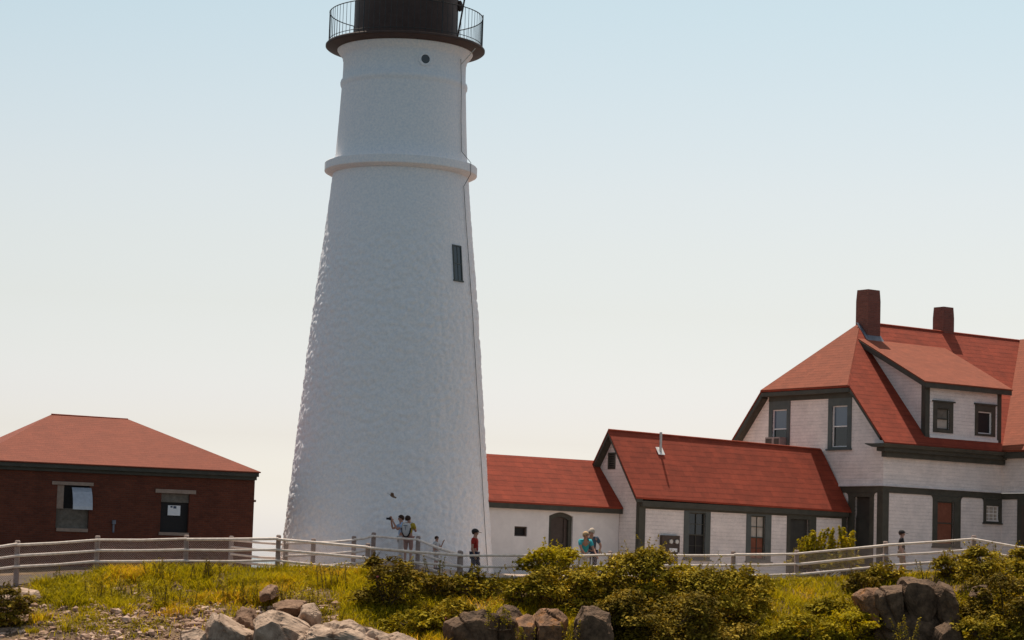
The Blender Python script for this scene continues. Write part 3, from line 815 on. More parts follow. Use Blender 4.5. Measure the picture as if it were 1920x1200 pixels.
mb.poly([H.w(fo(0), fo(0), BELT), H.w(fo(0), KW, BELT), H.w(0, KW, BELT - .002), H.w(0, 0, BELT - .002)])
mb.build("upper_wall", 'white_shingle', KH, fix=False)
# trim of the lower storey
t_ = MB()
t_.box(H, 0, 7.07, -.06, -.003, 3.46, 3.71)
t_.box(H, -.06, -.003, -.06, KW, 3.46, 3.71)
t_.box(H, 7.01, 7.077, -6, -.003, 3.46, 3.71)
t_.build("belt_trim", 'trim', KH)
MB().box(H, -.05, .31, -.05, -.003, -2, 3.458).build("corner_board", 'trim', KH)
MB().box(H, -.05, -.003, -.003, .28, -2, 3.458).build("corner_board", 'trim', KH)
def brackets(spots, Pf):
    for x, s_ in spots:
        k = MB()
        pts = [(x, 3.458)] + [(x + s_ * .17 * (1 - math.sin(t)), 3.458 - .17 * (1 - math.cos(t))) for t in [math.pi / 2 * i / 6 for i in range(7)]]
        k.prism([Pf(p[0], .003, p[1]) for p in pts], [Pf(p[0], .05, p[1]) for p in pts])
        k.build("bracket", 'trim', KH, uv=False)
PF = lambda x, d, z: H.w(x, -d, z)
PS = lambda x, d, z: H.w(-d, x, z)
brackets([(2.91, -1), (4.56, 1), (5.97, -1), (7.01, -1)], PF)
brackets([(.5, -1), (1.98, 1)], PS)
sash_window(KH, PF, 3.17, 4.16, 1.42, 3.22, (.26, .40, .08, .236), cas_mat='trim', glass=('shade', 'shade'), over=.045)['label'] = "ground floor window with rust red blind"
sash_window(KH, PF, 6.12, 6.92, 2.50, 3.16, (.15, .16, .06, .29), cas_mat='trim', sash_mat='white_trim', muntins=(3, 3), glass=('curtain', 'curtain'), over=.045)['label'] = "small square window with white muntins"
dk = MB().box(H, -.045, .12, .50, .72, -2, 3.458).box(H, -.045, .12, 1.62, 1.98, -2, 3.458).box(H, -.045, .12, .72, 1.62, 3.28, 3.458).build("side_door", 'trim', KH)
MB().box(H, .12, .17, .72, 1.62, -2, 3.28).box(H, .09, .12, .72, 1.62, 2.4, 2.5).box(H, .07, .12, 1.56, 1.62, -2, 2.4).build("door_leaf", 'door', dk)
wd = MB().box(H, 7.02, 7.077, -2.4, -.95, -2, 3.458).build("wing_door", 'trim', KH)
MB().box(H, 7.0, 7.02, -2.15, -1.2, -2, 3.2).build("door_leaf", 'door_brown', wd)
# roof
LF = -.40
rf = MB()
EB = -.46
zc = rz(1.68)
APX = H.w(2.85, KM, KR)
main_front = [H.w(LF, EB, rz(EB)), H.w(6.62, EB, rz(EB)), H.w(13.04, KM, KR + .02), APX, H.w(LF, 1.68, zc)]
rf.slab(main_front, .08)
rf.slab([H.w(LF, KW - EB, rz(EB)), H.w(19, KW - EB, rz(EB)), H.w(19, KM, KR), APX, H.w(LF, KW - 1.68, zc)], .08)
rf.slab([H.w(LF - .04, 1.66, zc - .02), APX, H.w(LF - .04, KW - 1.66, zc - .02)], .07)
rf = rf.build("main_roof", 'roof', KH)
MB().slab([H.w(6.60, EB + .02, rz(EB) + .03), H.w(6.60, -6.4, 5.52), H.w(13.04, -6.4, 11.08), H.w(13.04, KM, 11.08)], .08).slab([H.w(19.5, -.4, 5.5), H.w(19.5, -6.4, 5.52), H.w(13.04, -6.4, 11.08), H.w(13.04, KM, 11.08)], .08).build("wing_roof", 'roof_orange', KH)
MB().slab([H.w(LF - .06, 1.70, zc + .0), APX + V((0, 0, .02)), H.w(LF - .06, KW - 1.70, zc + .0)], .03).build("clipped_gable_roof", 'roof_orange', KH)
MB().tube([APX + H.u * .1 + V((0, 0, .03)), H.w(13, KM, KR + .03)], .04, 6).build("ridge_cap", 'ridge_red', rf, uv=False)
# cornices, rakes, soffits
t_ = MB()
t_.prism([H.w(LF - .28, -.62, 5.30), H.w(6.7, -.62, 5.30), H.w(6.7, .0, 5.30), H.w(LF - .28, .0, 5.30)], [H.w(LF - .28, -.70, 5.44), H.w(6.7, -.70, 5.44), H.w(6.7, .0, 5.44), H.w(LF - .28, .0, 5.44)])
t_.box(H, LF, 6.9, -.46, -.003, 5.14, 5.30)
t_.box(H, -.12, 7.0, -.26, -.003, 4.92, 5.14)
t_.prism([H.w(LF - .28, .003, 5.30), H.w(-.003, .003, 5.30), H.w(-.003, .5, 5.42), H.w(LF - .28, .4, 5.42)], [H.w(LF - .28, .003, 5.44), H.w(-.003, .003, 5.44), H.w(-.003, .5, 5.46), H.w(LF - .28, .4, 5.46)])
t_.prism([H.w(6.62, -.1, 5.2), H.w(6.62, -6.4, 5.2), H.w(7.07, -6.4, 5.2), H.w(7.07, -.1, 5.2)], [H.w(6.62, -.1, 5.44), H.w(6.62, -6.4, 5.44), H.w(7.07, -6.4, 5.44), H.w(7.07, -.1, 5.44)])
t_.build("cornice", 'trim', KH)
t_ = MB()
t_.slab([H.w(LF + .02, EB + .3, rz(EB + .3) - .09), H.w(-.003, EB + .3, rz(EB + .3) - .09), H.w(-.003, 1.68, zc - .10), H.w(LF + .02, 1.68, zc - .10)], .17)
t_.slab([H.w(LF + .02, KW - EB, rz(EB) - .09), H.w(-.003, KW - EB, rz(EB) - .09), H.w(-.003, KW - 1.68, zc - .10), H.w(LF + .02, KW - 1.68, zc - .10)], .26)
t_.box(H, LF + .0, -.003, 1.69, KW - 1.69, zc - .28, zc - .11)
t_.box(H, -.05, -.003, 1.8, KW - 1.8, 7.44, zc - .28)
t_.build("rake_trim", 'trim', KH)
sash_window(KH, PS, 5.86, 6.78, 5.40, 7.08, (.2, .22, .08, .36), cas_mat='trim_blue', sash_mat='white_trim', glass=('glass', 'glass_pale'))['label'] = "gable window with air conditioner in it"
sash_window(KH, PS, 2.13, 3.05, 5.38, 7.12, (.24, .24, .08, .32), cas_mat='trim_blue', sash_mat='white_trim', glass=('glass', 'glass_pale'))['label'] = "gable window with dark lower pane"
ac = MB().box(H, -.42, -.02, 5.86, 6.78, 5.44, 5.86).build("air_conditioner", 'ac', KH)
MB().box(H, -.425, -.42, 6.36, 6.74, 5.5, 5.80).box(H, -.425, -.42, 5.90, 6.22, 5.5, 5.80).build("grille", 'door_brown', ac)
# dormer
dz = lambda b: 8.17 + .49 * (b + .45)
DA0, DA1, DB = 2.30, 6.84, -.10
w1_, w2_ = rect(2.98, 3.72, 6.24, 7.12), rect(5.46, 6.30, 6.20, 7.14)
mb = MB().holed(lambda a, z: H.w(a, DB, z), rect(DA0, DA1, 5.80, 8.0), [w1_, w2_])
for h in (w1_, w2_):
    for i in range(4):
        p, q = h[i], h[(i + 1) % 4]
        mb.poly([H.w(p[0], DB, p[1]), H.w(q[0], DB, q[1]), H.w(q[0], DB + .2, q[1]), H.w(p[0], DB + .2, p[1])])
for a in (DA0, DA1):
    mb.poly([H.w(a, DB, 5.6), H.w(a, DB, dz(DB) - .1), H.w(a, 3.55, dz(3.55) - .1), H.w(a, 3.55, 9.7)])
dw = mb.build("dormer", 'white_shingle', KH, fix=False)
dr_ = MB().slab([H.w(1.90, -.45, dz(-.45)), H.w(7.24, -.45, dz(-.45)), H.w(7.40, 3.80, dz(3.80)), H.w(2.02, 3.80, dz(3.80))], .05).build("dormer_roof", 'roof_orange', dw)
t_ = MB().slab([H.w(1.93, -.42, dz(-.42) - .055), H.w(7.21, -.42, dz(-.42) - .055), H.w(7.21, DB - .003, dz(DB) - .055), H.w(1.93, DB - .003, dz(DB) - .055)], .22)
t_.slab([H.w(1.93, DB, dz(DB) - .055), H.w(DA0 - .003, DB, dz(DB) - .055), H.w(DA0 - .003, 3.7, dz(3.7) - .055), H.w(1.98, 3.7, dz(3.7) - .055)], .22)
t_.box(H, DA0 - .04, DA0 + .22, DB - .04, DB - .003, 5.8, 7.98).box(H, DA1 - .18, DA1 + .04, DB - .04, DB - .003, 5.8, 7.98)
t_.box(H, DA0 - .04, DA0 - .003, DB, DB + .2, 5.8, 8.05)
t_.build("dormer_trim", 'trim', dw)
MB().box(H, DA0 + .22, DA1 - .18, DB - .07, DB - .003, 5.86, 5.96).build("sill_board", 'white_trim', dw)
PD = lambda x, d, z: H.w(x, DB - d, z)
sash_window(dw, PD, 2.98, 3.72, 6.24, 7.12, (.22, .22, .14, .26), cas_mat='trim', glass=('curtain', 'board'), sill=False, head=.07)
sash_window(dw, PD, 5.46, 6.30, 6.20, 7.14, (.18, .22, .10, .28), cas_mat='trim', sash_mat='white_trim', glass=('dark', 'dark'), sill=False, head=.07, meet=False)
# chimneys
def chimney(a, b, s, z0, z1, label):
    k = MB()
    def sq(h, z): return [H.w(a - h, b - h, z), H.w(a + h, b - h, z), H.w(a + h, b + h, z), H.w(a - h, b + h, z)]
    levels = [(s / 2, z0), (s / 2 * 1.0, z1 - .50), (s / 2 * .97, z1 - .3), (s / 2 * .92, z1)]
    for (h0, y0), (h1, y1) in zip(levels, levels[1:]): k.prism(sq(h0, y0), sq(h1, y1))
    o = k.build("chimney", 'chimney', KH); o['label'] = label
    MB().box(H, a - s * .28, a + s * .28, b - s * .28, b + s * .28, z1 - .2, z1 + .006).build("flue", 'dark', o)
    return o
ch1 = chimney(3.12, 4.2, .75, 9.8, 12.42, "taller brick chimney")
chimney(8.32, 4.7, .67, 9.8, 12.16, "shorter brick chimney")
def rp(a, b, d=.03): return H.w(a, b, rz(b) + d)
f_ = MB().prism([rp(2.72, 3.55, .0), rp(3.56, 3.55, .0), rp(3.56, 3.85, .0), rp(2.72, 3.85, .0)], [rp(2.72, 3.55), rp(3.56, 3.55), rp(3.56, 3.85, .06), rp(2.72, 3.85, .06)])
f_.prism([rp(2.55, 3.7, 0), rp(2.72, 3.6, 0), rp(2.72, 4.35, 0), rp(2.55, 4.35, 0)], [rp(2.55, 3.7), rp(2.72, 3.6), rp(2.72, 4.35), rp(2.55, 4.35)])
f_.build("flashing", 'lead', ch1, uv=False)

# ------------------------------------------------------------------ fences
def fence(name, label, posts, drops, mesh=True):
    """posts: (point of top rail, ground z); rails at the given drops under the top rail"""
    root = thing(name, label, "fence", (posts[0][0].x, posts[0][0].y, posts[0][1]))
    for p, gz in posts:
        w = .15
        lean = rnd.uniform(-.02, .02)
        top = p + V((lean, .06, .14))
        mbp = MB()
        b0 = [V((p.x + i * w / 2, p.y + .06 + j * w / 2, gz - .35)) for i, j in ((-1, -1), (1, -1), (1, 1), (-1, 1))]
        t0 = [V((top.x + i * w / 2, top.y + j * w / 2, top.z - .03)) for i, j in ((-1, -1), (1, -1), (1, 1), (-1, 1))]
        t1 = [V((top.x + i * w * .3, top.y + j * w * .3, top.z)) for i, j in ((-1, -1), (1, -1), (1, 1), (-1, 1))]
        mbp.prism(b0, t0); mbp.prism(t0, t1)
        mbp.build("post", 'post', root)
    for i in range(len(posts) - 1):
        (p, g0), (q, g1) = posts[i], posts[i + 1]
        for d in drops:
            s = V((0, -.055, -d)); sag = rnd.uniform(-.03, .03)
            mid = (p + q) / 2 + s + V((0, 0, -.015 + sag * .5))
            r = MB(); d1 = rnd.uniform(-.015, .015); d2 = rnd.uniform(-.015, .015)
            pts = [p + s + V((0, 0, d1)), mid, q + s + V((0, 0, d2))]
            r.tube(pts, [.043 + rnd.uniform(-.007, .007) for _ in pts], 10)
            r.build("rail", 'wood', root)
    if mesh:
        wm = MB(); stp = .075
        for i in range(len(posts) - 1):
            (p, g0), (q, g1) = posts[i], posts[i + 1]
            L = ((q - p).xy).length
            Hh = min(p.z - g0, q.z - g1) - .12
            Hh = min(Hh, 1.12)
            def pt(s, t):
                k = s / L
                b = p.lerp(q, k); return V((b.x, b.y - .02, b.z - .03 - Hh + t))
            n = int((L + Hh) / stp)
            for j in range(n):
                c_ = -Hh + j * stp
                for sg in (1, -1):
                    # s = c + t  (sg 1)   or  s = c + Hh - t
                    if sg == 1:
                        t0 = max(0, -c_); t1 = min(Hh, L - c_); 
                        if t1 - t0 < .03: continue
                        A0, A1 = (c_ + t0, t0), (c_ + t1, t1)
                    else:
                        t0 = max(0, c_ + Hh - L); t1 = min(Hh, c_ + Hh)
                        if t1 - t0 < .03: continue
                        A0, A1 = (c_ + Hh - t0, t0), (c_ + Hh - t1, t1)
                    P0, P1 = pt(*A0), pt(*A1)
                    d = (P1 - P0).normalized(); x = d.orthogonal().normalized(); y = d.cross(x); r = .0024
                    k = len(wm.v)
                    for P_ in (P0, P1):
                        for a in (0, 2.094, 4.189): wm.v.append(P_ + (x * math.cos(a) + y * math.sin(a)) * r)
                    for a in range(3):
                        b_ = (a + 1) % 3; wm.f.append((k + a, k + b_, k + 3 + b_, k + 3 + a))
        wo = wm.build("wire_mesh", 'wire', root, fix=False, uv=False)
    return root

front = [(at(px, ry, Y), at(px, gy, Y).z) for px, ry, Y, gy in FRONT]
fence("post_and_rail_fence", "long weathered white rail fence with wire mesh running along the front edge of the bank", front, (0, .36, .72))
loop = []
for px, ry, Y in ((536, 1019, 84.6), (588, 1017, 85.4), (664, 1012.5, 86.2), (700, 1005.5, 86.6), (784, 1012.5, 85.4), (862, 1040, 82.5)):
    p = at(px, ry, Y + DY); loop.append((p, p.z - 1.2))
fence("post_and_rail_fence", "short rail fence bulging back toward the lighthouse, before the person with a camera", loop, (0, .42, .80))
far = []
for px, ry, Y in ((434, 1012, 86.2), (545, 1021, 88.5), (640, 1024, 86.4)):
    p = at(px, ry, Y); far.append((p, p.z - 1.1))
fence("post_and_rail_fence", "far rail fence seen between the brick building and the lighthouse foot", far[:2], (0, .26, .52, .78), mesh=False)

# low retaining wall at the far left
x0, x1 = gx(-60, 78.2), gx(128, 78.0)
rw = MB()
rw.prism([V((x0, 77.6, -3)), V((x1, 78.3, -3)), V((x1, 78.9, -3)), V((x0, 78.5, -3))], [V((x0, 77.9, -1.16)), V((x1, 78.45, -1.16)), V((x1, 78.9, -1.16)), V((x0, 78.5, -1.16))])
rw = rw.build("retaining_wall", 'concrete'); tag(rw, "low grey concrete wall under the fence at the left edge", "wall")

# ------------------------------------------------------------------ rocks
def block(outline, Y, mat, label, seed, group=None, depth=1.3, front=.62, drop=9, bulge=.45, rough_=.045, name="boulder"):
    """angular block of rock: surveyed silhouette, a smaller front face set forward and a back face; broken up by noise"""
    r = random.Random(seed); Y += DY; k = Y / FPX
    cx_ = sum(p[0] for p in outline) / len(outline); cy_ = sum(p[1] for p in outline) / len(outline)
    c = at(cx_, cy_, Y)
    bm = bmesh.new()
    for (px, py) in outline:
        o_ = V(((px - cx_) * k, 0, -(py - cy_) * k))
        bm.verts.new(o_ + V((0, r.uniform(-.12, .12), 0)))
        bm.verts.new(V((o_.x * front, -bulge * r.uniform(.7, 1.3), o_.z * front - drop * k)))
        bm.verts.new(V((o_.x * .85, depth * r.uniform(.8, 1.1), o_.z * .82)))
    bmesh.ops.convex_hull(bm, input=bm.verts)
    for v in [v for v in bm.verts if not v.link_faces]: bm.verts.remove(v)
    for cuts in (3, 2):
        bmesh.ops.subdivide_edges(bm, edges=bm.edges[:], cuts=cuts, use_grid_fill=True)
    bm.normal_update()
    mv = []
    for v in bm.verts:
        q = v.co + V((seed * 3.7, seed * 1.3, 0))
        st_ = noise.noise(q * 1.3) * rough_ * 1.5 + noise.noise(q * 3.6) * rough_ * .8 + noise.noise(q * 9) * rough_ * .35
        cr = abs(noise.noise(V((q.x * .9 + q.z * .5, q.y * .9, q.z * .35)) + V((9, 3, 1))))
        st_ -= rough_ * 1.6 * max(0, 1 - cr / .06)
        vd_ = noise.voronoi(q * 1.7)[0]; st_ += (vd_[0] - .35) * rough_ * 1.3
        led = math.sin((q.z * 5.0 + q.x * 1.6 + noise.noise(q * .8) * 2.0))
        st_ += rough_ * .35 * led
        mv.append((v, v.normal * st_))
    for v, d in mv: v.co += d + V((r.uniform(-1, 1), r.uniform(-1, 1), r.uniform(-1, 1))) * rough_ * .16
    me = bpy.data.meshes.new(name); bm.to_mesh(me); bm.free()
    me.materials.append(M[mat])
    o = bpy.data.objects.new(name, me); o.location = c
    COL.objects.link(o)
    return tag(o, label, "rock", group)

G1 = "pale boulders at the foot of the bank"
block([(384, 1170), (398, 1152), (412, 1152), (440, 1176), (478, 1188), (482, 1230), (380, 1235)], 75.4, 'rock_light', "pale pointed boulder, left of the big slanting one at the foot of the bank", 3, G1, drop=2, front=.7)
block([(338, 1186), (366, 1178), (384, 1186), (392, 1230), (334, 1230)], 75.0, 'rock_light', "small pale boulder at the left end of the bottom row of rocks", 12, G1)
block([(474, 1166), (484, 1157), (508, 1146), (520, 1147), (566, 1166), (602, 1186), (596, 1230), (480, 1230)], 75.0, 'rock_light', "large pale boulder with a sunlit slanting top at the foot of the bank", 21, G1, drop=13, front=.8, bulge=.6)
block([(556, 1190), (590, 1176), (650, 1169), (690, 1182), (742, 1198), (760, 1235), (545, 1235)], 74.4, 'rock_light', "long flat ridged slab of pale rock at the bottom edge", 34, G1, drop=12, front=.8, bulge=.8, depth=1.8, rough_=.08)
block([(704, 1196), (744, 1188), (780, 1202), (800, 1235), (700, 1235)], 74.0, 'rock_light', "low end slab of pale rock below the front bush", 35, G1, drop=8)
block([(430, 1168), (448, 1136), (470, 1140), (486, 1166), (484, 1200), (430, 1200)], 76.8, 'rock_brown', "brown wedge of rock behind the pale boulders", 41, G1)
block([(556, 1160), (566, 1136), (584, 1132), (600, 1150), (606, 1190), (560, 1186)], 76.6, 'rock_light', "upright grey stone behind the slanting boulder", 52, G1, drop=4)
block([(508, 1134), (536, 1126), (572, 1128), (576, 1146), (510, 1148)], 78.0, 'rock_brown', "flat reddish stone ledge in the grass above the boulders", 53)
block([(486, 1110), (500, 1098), (514, 1100), (520, 1118), (490, 1122)], 79.4, 'rock_brown', "small rusty stone in the grass under the fence post", 57)
G2 = "dark rocks under the middle bushes"
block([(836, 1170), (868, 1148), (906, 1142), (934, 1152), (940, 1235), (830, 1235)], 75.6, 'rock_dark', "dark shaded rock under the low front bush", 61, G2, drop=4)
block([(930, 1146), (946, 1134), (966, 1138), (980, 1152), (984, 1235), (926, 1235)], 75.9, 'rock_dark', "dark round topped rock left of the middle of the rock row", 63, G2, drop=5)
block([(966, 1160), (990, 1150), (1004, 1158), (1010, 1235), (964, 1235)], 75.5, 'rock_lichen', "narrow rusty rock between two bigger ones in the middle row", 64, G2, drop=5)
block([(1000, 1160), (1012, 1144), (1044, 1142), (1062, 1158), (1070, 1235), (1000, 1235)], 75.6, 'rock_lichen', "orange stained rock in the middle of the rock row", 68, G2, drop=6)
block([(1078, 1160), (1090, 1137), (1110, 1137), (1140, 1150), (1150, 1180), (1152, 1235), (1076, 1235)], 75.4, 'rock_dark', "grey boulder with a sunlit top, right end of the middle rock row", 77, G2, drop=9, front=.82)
G3 = "outcrop under the fence at the right"
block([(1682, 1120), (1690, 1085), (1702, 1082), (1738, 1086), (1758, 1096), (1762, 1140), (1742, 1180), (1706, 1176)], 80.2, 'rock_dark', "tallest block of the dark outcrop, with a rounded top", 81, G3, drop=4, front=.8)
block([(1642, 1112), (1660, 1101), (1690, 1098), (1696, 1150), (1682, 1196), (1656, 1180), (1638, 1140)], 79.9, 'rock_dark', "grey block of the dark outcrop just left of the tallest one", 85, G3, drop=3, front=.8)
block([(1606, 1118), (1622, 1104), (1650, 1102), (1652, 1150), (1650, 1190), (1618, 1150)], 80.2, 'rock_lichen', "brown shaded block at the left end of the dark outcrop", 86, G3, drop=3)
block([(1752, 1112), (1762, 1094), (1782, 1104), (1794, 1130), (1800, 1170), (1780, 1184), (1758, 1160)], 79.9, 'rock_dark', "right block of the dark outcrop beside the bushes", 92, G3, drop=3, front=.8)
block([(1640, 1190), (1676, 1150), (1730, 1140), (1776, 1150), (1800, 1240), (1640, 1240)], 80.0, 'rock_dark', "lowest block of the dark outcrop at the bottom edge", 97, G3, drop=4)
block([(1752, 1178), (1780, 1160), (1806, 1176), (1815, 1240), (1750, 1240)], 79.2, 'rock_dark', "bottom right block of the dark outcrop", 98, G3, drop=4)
block([(1824, 1118), (1834, 1100), (1850, 1096), (1862, 1118), (1860, 1136), (1826, 1136)], 81.8, 'rock_dark', "small grey stone among the bushes right of the outcrop", 99)
block([(-20, 1112), (20, 1104), (66, 1108), (74, 1122), (-20, 1130)], 79.0, 'rock_light', "flat pale stone below the concrete wall at the left edge", 103)

# loose rubble on the left slope
rb = MB(); rr = random.Random(5)
ico = bmesh.new(); bmesh.ops.create_icosphere(ico, subdivisions=1, radius=1); ico.verts.ensure_lookup_table()
iv = [v.co.copy() for v in ico.verts]; ifc = [tuple(v.index for v in f.verts) for f in ico.faces]
cnt = 0
while cnt < 9500:
    px = rr.uniform(-30, 640); Y = rr.uniform(69.5, 78.5)
    x = gx(px, Y)
    d = interp(x, FX, FY) - Y
    dens = sstep(2.2, 5.0, d) * (1 if px < 420 else .3) + .03
    if noise.noise(V((x * .5, Y * .5, 5))) < -.1: dens *= .35
    if px < 60: dens *= .9
    if rr.random() > dens: continue
    s = .021 * (1 + 4.5 * rr.random() ** 6) * rr.uniform(.8, 1.5)
    z = ground(x, Y)
    sc_ = V((s * rr.uniform(.8, 1.7), s * rr.uniform(.7, 1.3), s * rr.uniform(.45, .9)))
    ro = Matrix.Rotation(rr.uniform(0, 6.3), 3, 'Z') @ Matrix.Rotation(rr.uniform(-.5, .5), 3, 'X')
    k = len(rb.v)
    for v in iv:
        q = v * rr.uniform(.72, 1.12)
        rb.v.append(V((x, Y, z + sc_.z * .35)) + ro @ V((q.x * sc_.x, q.y * sc_.y, q.z * sc_.z)))
    rb.f += [tuple(k + i for i in f) for f in ifc]
    cnt += 1
tag(rb.build("rubble", 'rubble', fix=False, uv=False), "loose tan stones strewn over the lower left slope", "rubble", kind="stuff")

# ------------------------------------------------------------------ vegetation
def leaf(mb, p, n, s, r, asp=.55):
    n = n.normalized(); x = n.orthogonal().normalized(); y = n.cross(x)
    a = r.uniform(0, 6.28); u = x * math.cos(a) + y * math.sin(a); w = n.cross(u)
    k = len(mb.v)
    mb.v += [p - u * s, p + w * s * asp + n * s * .15, p + u * s, p - w * s * asp + n * s * .15]
    mb.f.append((k, k + 1, k + 2, k + 3))

def bush(px, py, wpx, hpx, Y, mat, label, seed, dens=1.0, size=.055, dep=.8, lobes=30, group=None, name="bush", blooms=0, auto=True):
    r = random.Random(seed); Y += DY
    if auto:                       # stand it where its foot meets the slope
        foot_y = py + hpx * .40
        y_ = 64.0
        while y_ < 86 and at(px, foot_y, y_).z > ground(gx(px, y_), y_): y_ += .1
        Y = min(y_, interp(gx(px, 80), FX, FY) - .7)
    c = at(px, py, Y); k = Y / FPX * 1.2
    rx, rz_ = wpx / 2 * k, hpx / 2 * k; ry = rx * dep
    gz = ground(c.x, c.y)
    root = thing(name, label, "bush", (c.x, c.y, gz), group)
    mb = MB(); st = MB()
    foot = V((c.x, c.y, gz - .1))
    Ls = []
    for i in range(lobes):
        # leaf platforms held out on the branches, upper and viewer-side ones largest
        t = r.uniform(0, 6.283); h_ = r.uniform(-.75, .92)
        rad_ = math.sqrt(max(.05, 1 - h_ * h_)) * r.uniform(.62, .95)
        q = V((math.cos(t) * rad_, math.sin(t) * rad_, h_ * .86))
        lr = r.choice((.15, .19, .24, .30)) * r.uniform(.85, 1.2)
        p = c + V((q.x * rx, q.y * ry, q.z * rz_))
        lrx = lr * (rx * .5 + rz_ * .5) * 1.25
        Ls.append((p, lrx, lrx * .62))
        m1 = foot.lerp(p, .5) + V((r.uniform(-.1, .1), r.uniform(-.1, .1), .1))
        st.tube([foot + V((r.uniform(-.1, .1), r.uniform(-.1, .1), 0)), m1, p], [.022, .015, .007], 5)
    for p, lx, lz in Ls:
        area = 4 * math.pi * lx * lz
        n = int(area / (size * size) * .95 * dens)
        for j in range(n):
            d = V((r.gauss(0, 1), r.gauss(0, 1), r.gauss(.35, 1))).normalized()
            if d.z < -.3: continue
            rad = r.uniform(.55, 1.0) if r.random() < .85 else r.uniform(1.0, 1.3)
            q = p + V((d.x * lx, d.y * lx, d.z * lz)) * rad
            nn = d * .45 + V((0, 0, 1.0)) + V((r.gauss(0, .42), r.gauss(0, .42), r.gauss(0, .3)))
            leaf(mb, q, nn, size * r.choice((.55, .8, 1.0, 1.25, 1.6)) * r.uniform(.85, 1.15), r)
    # sparser leaves inside, on the bare wood
    for j in range(int(rx * rz_ * 900 * dens)):
        d = V((r.gauss(0, 1), r.gauss(0, 1), r.gauss(0, 1))).normalized() * (r.random() ** .4) * .74
        leaf(mb, c + V((d.x * rx, d.y * ry, d.z * rz_)), V((r.gauss(0, .5), r.gauss(0, .5), 1)), size * r.uniform(.8, 1.5), r)
    # stray sprays poking out of the outline
    for j in range(int(lobes * 2.6)):
        p, lx, lz = r.choice(Ls)
        d = V((r.gauss(0, .7), r.gauss(0, .7), abs(r.gauss(.6, .5)))).normalized(); ln_ = r.uniform(.04, .11)
        st.tube([p, p + d * (lx * (1.0 + 9 * ln_))], [.006, .003], 4)
        for t in range(11):
            q = p + d * (lx * (.9 + t * ln_)) + V((r.gauss(0, .02), r.gauss(0, .02), r.gauss(0, .02)))
            leaf(mb, q, V((r.gauss(0, 1), r.gauss(0, 1), r.gauss(.5, 1))), size * r.uniform(.5, 1.0), r)
    mb.build("foliage", mat, root, fix=False, uv=False)
    st.build("stems", 'twig', root, uv=False)
    if blooms:
        bl = MB()
        for j in range(blooms):
            p, lx, lz = r.choice(Ls)
            d = V((r.gauss(0, .5), -1, r.gauss(.3, .4))).normalized()
            bl.ball(p + d * lx, .035, .035, .03, 6, 4)
        bl.build("blooms", 'rose', root, uv=False)
    return root

GM = "bushes in front of the fence in the middle"
bush(726, 1100, 100, 108, 80.8, 'leaf_dark', "round dark bush against the fence below the person with a backpack", 1, group=GM, blooms=2)
bush(812, 1106, 66, 48, 80.9, 'leaf_dark', "loose dark bush just right of the round dark one", 2, group=GM)
bush(888, 1102, 88, 44, 80.9, 'leaf_mid', "low spreading bush below the person in the red shirt", 3, group=GM)
bush(836, 1152, 104, 46, 78.4, 'leaf_mid', "olive bush on the brow above the dark shaded rock", 4, group=GM, blooms=2)
bush(770, 1172, 92, 40, 77.2, 'leaf_bright', "small bright bush above the low end slab of rock", 5, group=GM)
bush(1036, 1066, 108, 62, 81.6, 'leaf_yellow', "bright yellow green tall growth in front of the leaning couple", 6, group=GM, dens=1.1)
bush(1046, 1112, 140, 76, 80.2, 'leaf_mid', "wide olive bush over the stained rocks", 7, group=GM)
bush(1128, 1098, 70, 66, 80.8, 'leaf_bright', "narrow light green bush at the left foot of the biggest bush", 8, group=GM)
bush(1206, 1102, 160, 112, 80.4, 'leaf_mid', "biggest bush, tall and rounded, below the electric meters", 9, group=GM, lobes=40)
bush(1232, 1170, 210, 110, 78.6, 'leaf_dark', "dark lower bush under the biggest bush", 10, group=GM, lobes=36)
bush(1340, 1128, 172, 110, 80.0, 'leaf_mid', "broad rounded bush right of the biggest one, below the annex windows", 11, group=GM, lobes=36)
bush(1400, 1110, 76, 80, 81.2, 'leaf_mid', "smaller bush below the curtained annex window", 12, group=GM)
bush(1296, 1090, 84, 50, 80.4, 'leaf_bright', "sunlit shoulder bush between the biggest bush and the broad one", 32, group=GM)
bush(980, 1120, 60, 44, 80.4, 'leaf_bright', "small yellowish bush above the dark round topped rock", 33, group=GM)
bush(1320, 1190, 150, 60, 78.6, 'leaf_dark', "low dark bush at the bottom edge below the broad rounded one", 34, group=GM)
bush(1180, 1190, 90, 50, 78.0, 'leaf_mid', "small bush at the bottom edge right of the grey boulder", 35, group=GM)
bush(1160, 1152, 60, 60, 79.0, 'leaf_mid', "small bush beside the grey flat topped boulder", 31, group=GM)
GR = "bushes at the right end of the bank"
bush(1566, 1152, 90, 48, 80.0, 'leaf_bright', "bright low bush left of the dark outcrop", 13, group=GR)
bush(1600, 1186, 130, 60, 79.2, 'leaf_yellow', "yellow green bush at the bottom edge left of the outcrop", 14, group=GR)
bush(1452, 1188, 90, 48, 79.0, 'leaf_bright', "light bush on the slope right of the dark lower bush", 15, group=GR)
bush(1660, 1078, 66, 36, 86.6, 'leaf_mid', "small bush under the fence post near the person in black", 16, group=GR)
bush(1790, 1068, 70, 44, 85.6, 'leaf_mid', "small bush right above the outcrop", 17, group=GR)
bush(1858, 1072, 120, 76, 84.4, 'leaf_mid', "bush against the fence near the right edge", 18, group=GR)
bush(1925, 1052, 60, 70, 84.8, 'leaf_mid', "tallest bush at the right edge, hiding the fence rails", 19, group=GR)
bush(1878, 1140, 130, 110, 81.4, 'leaf_dark', "large dark bush right of the outcrop", 20, group=GR, lobes=34)
bush(1634, 1166, 46, 56, 78.6, 'leaf_dark', "small dark bush against the left foot of the outcrop", 40, group=GR)
bush(1808, 1150, 44, 60, 78.8, 'leaf_mid', "narrow bush against the right side of the outcrop", 41, group=GR)
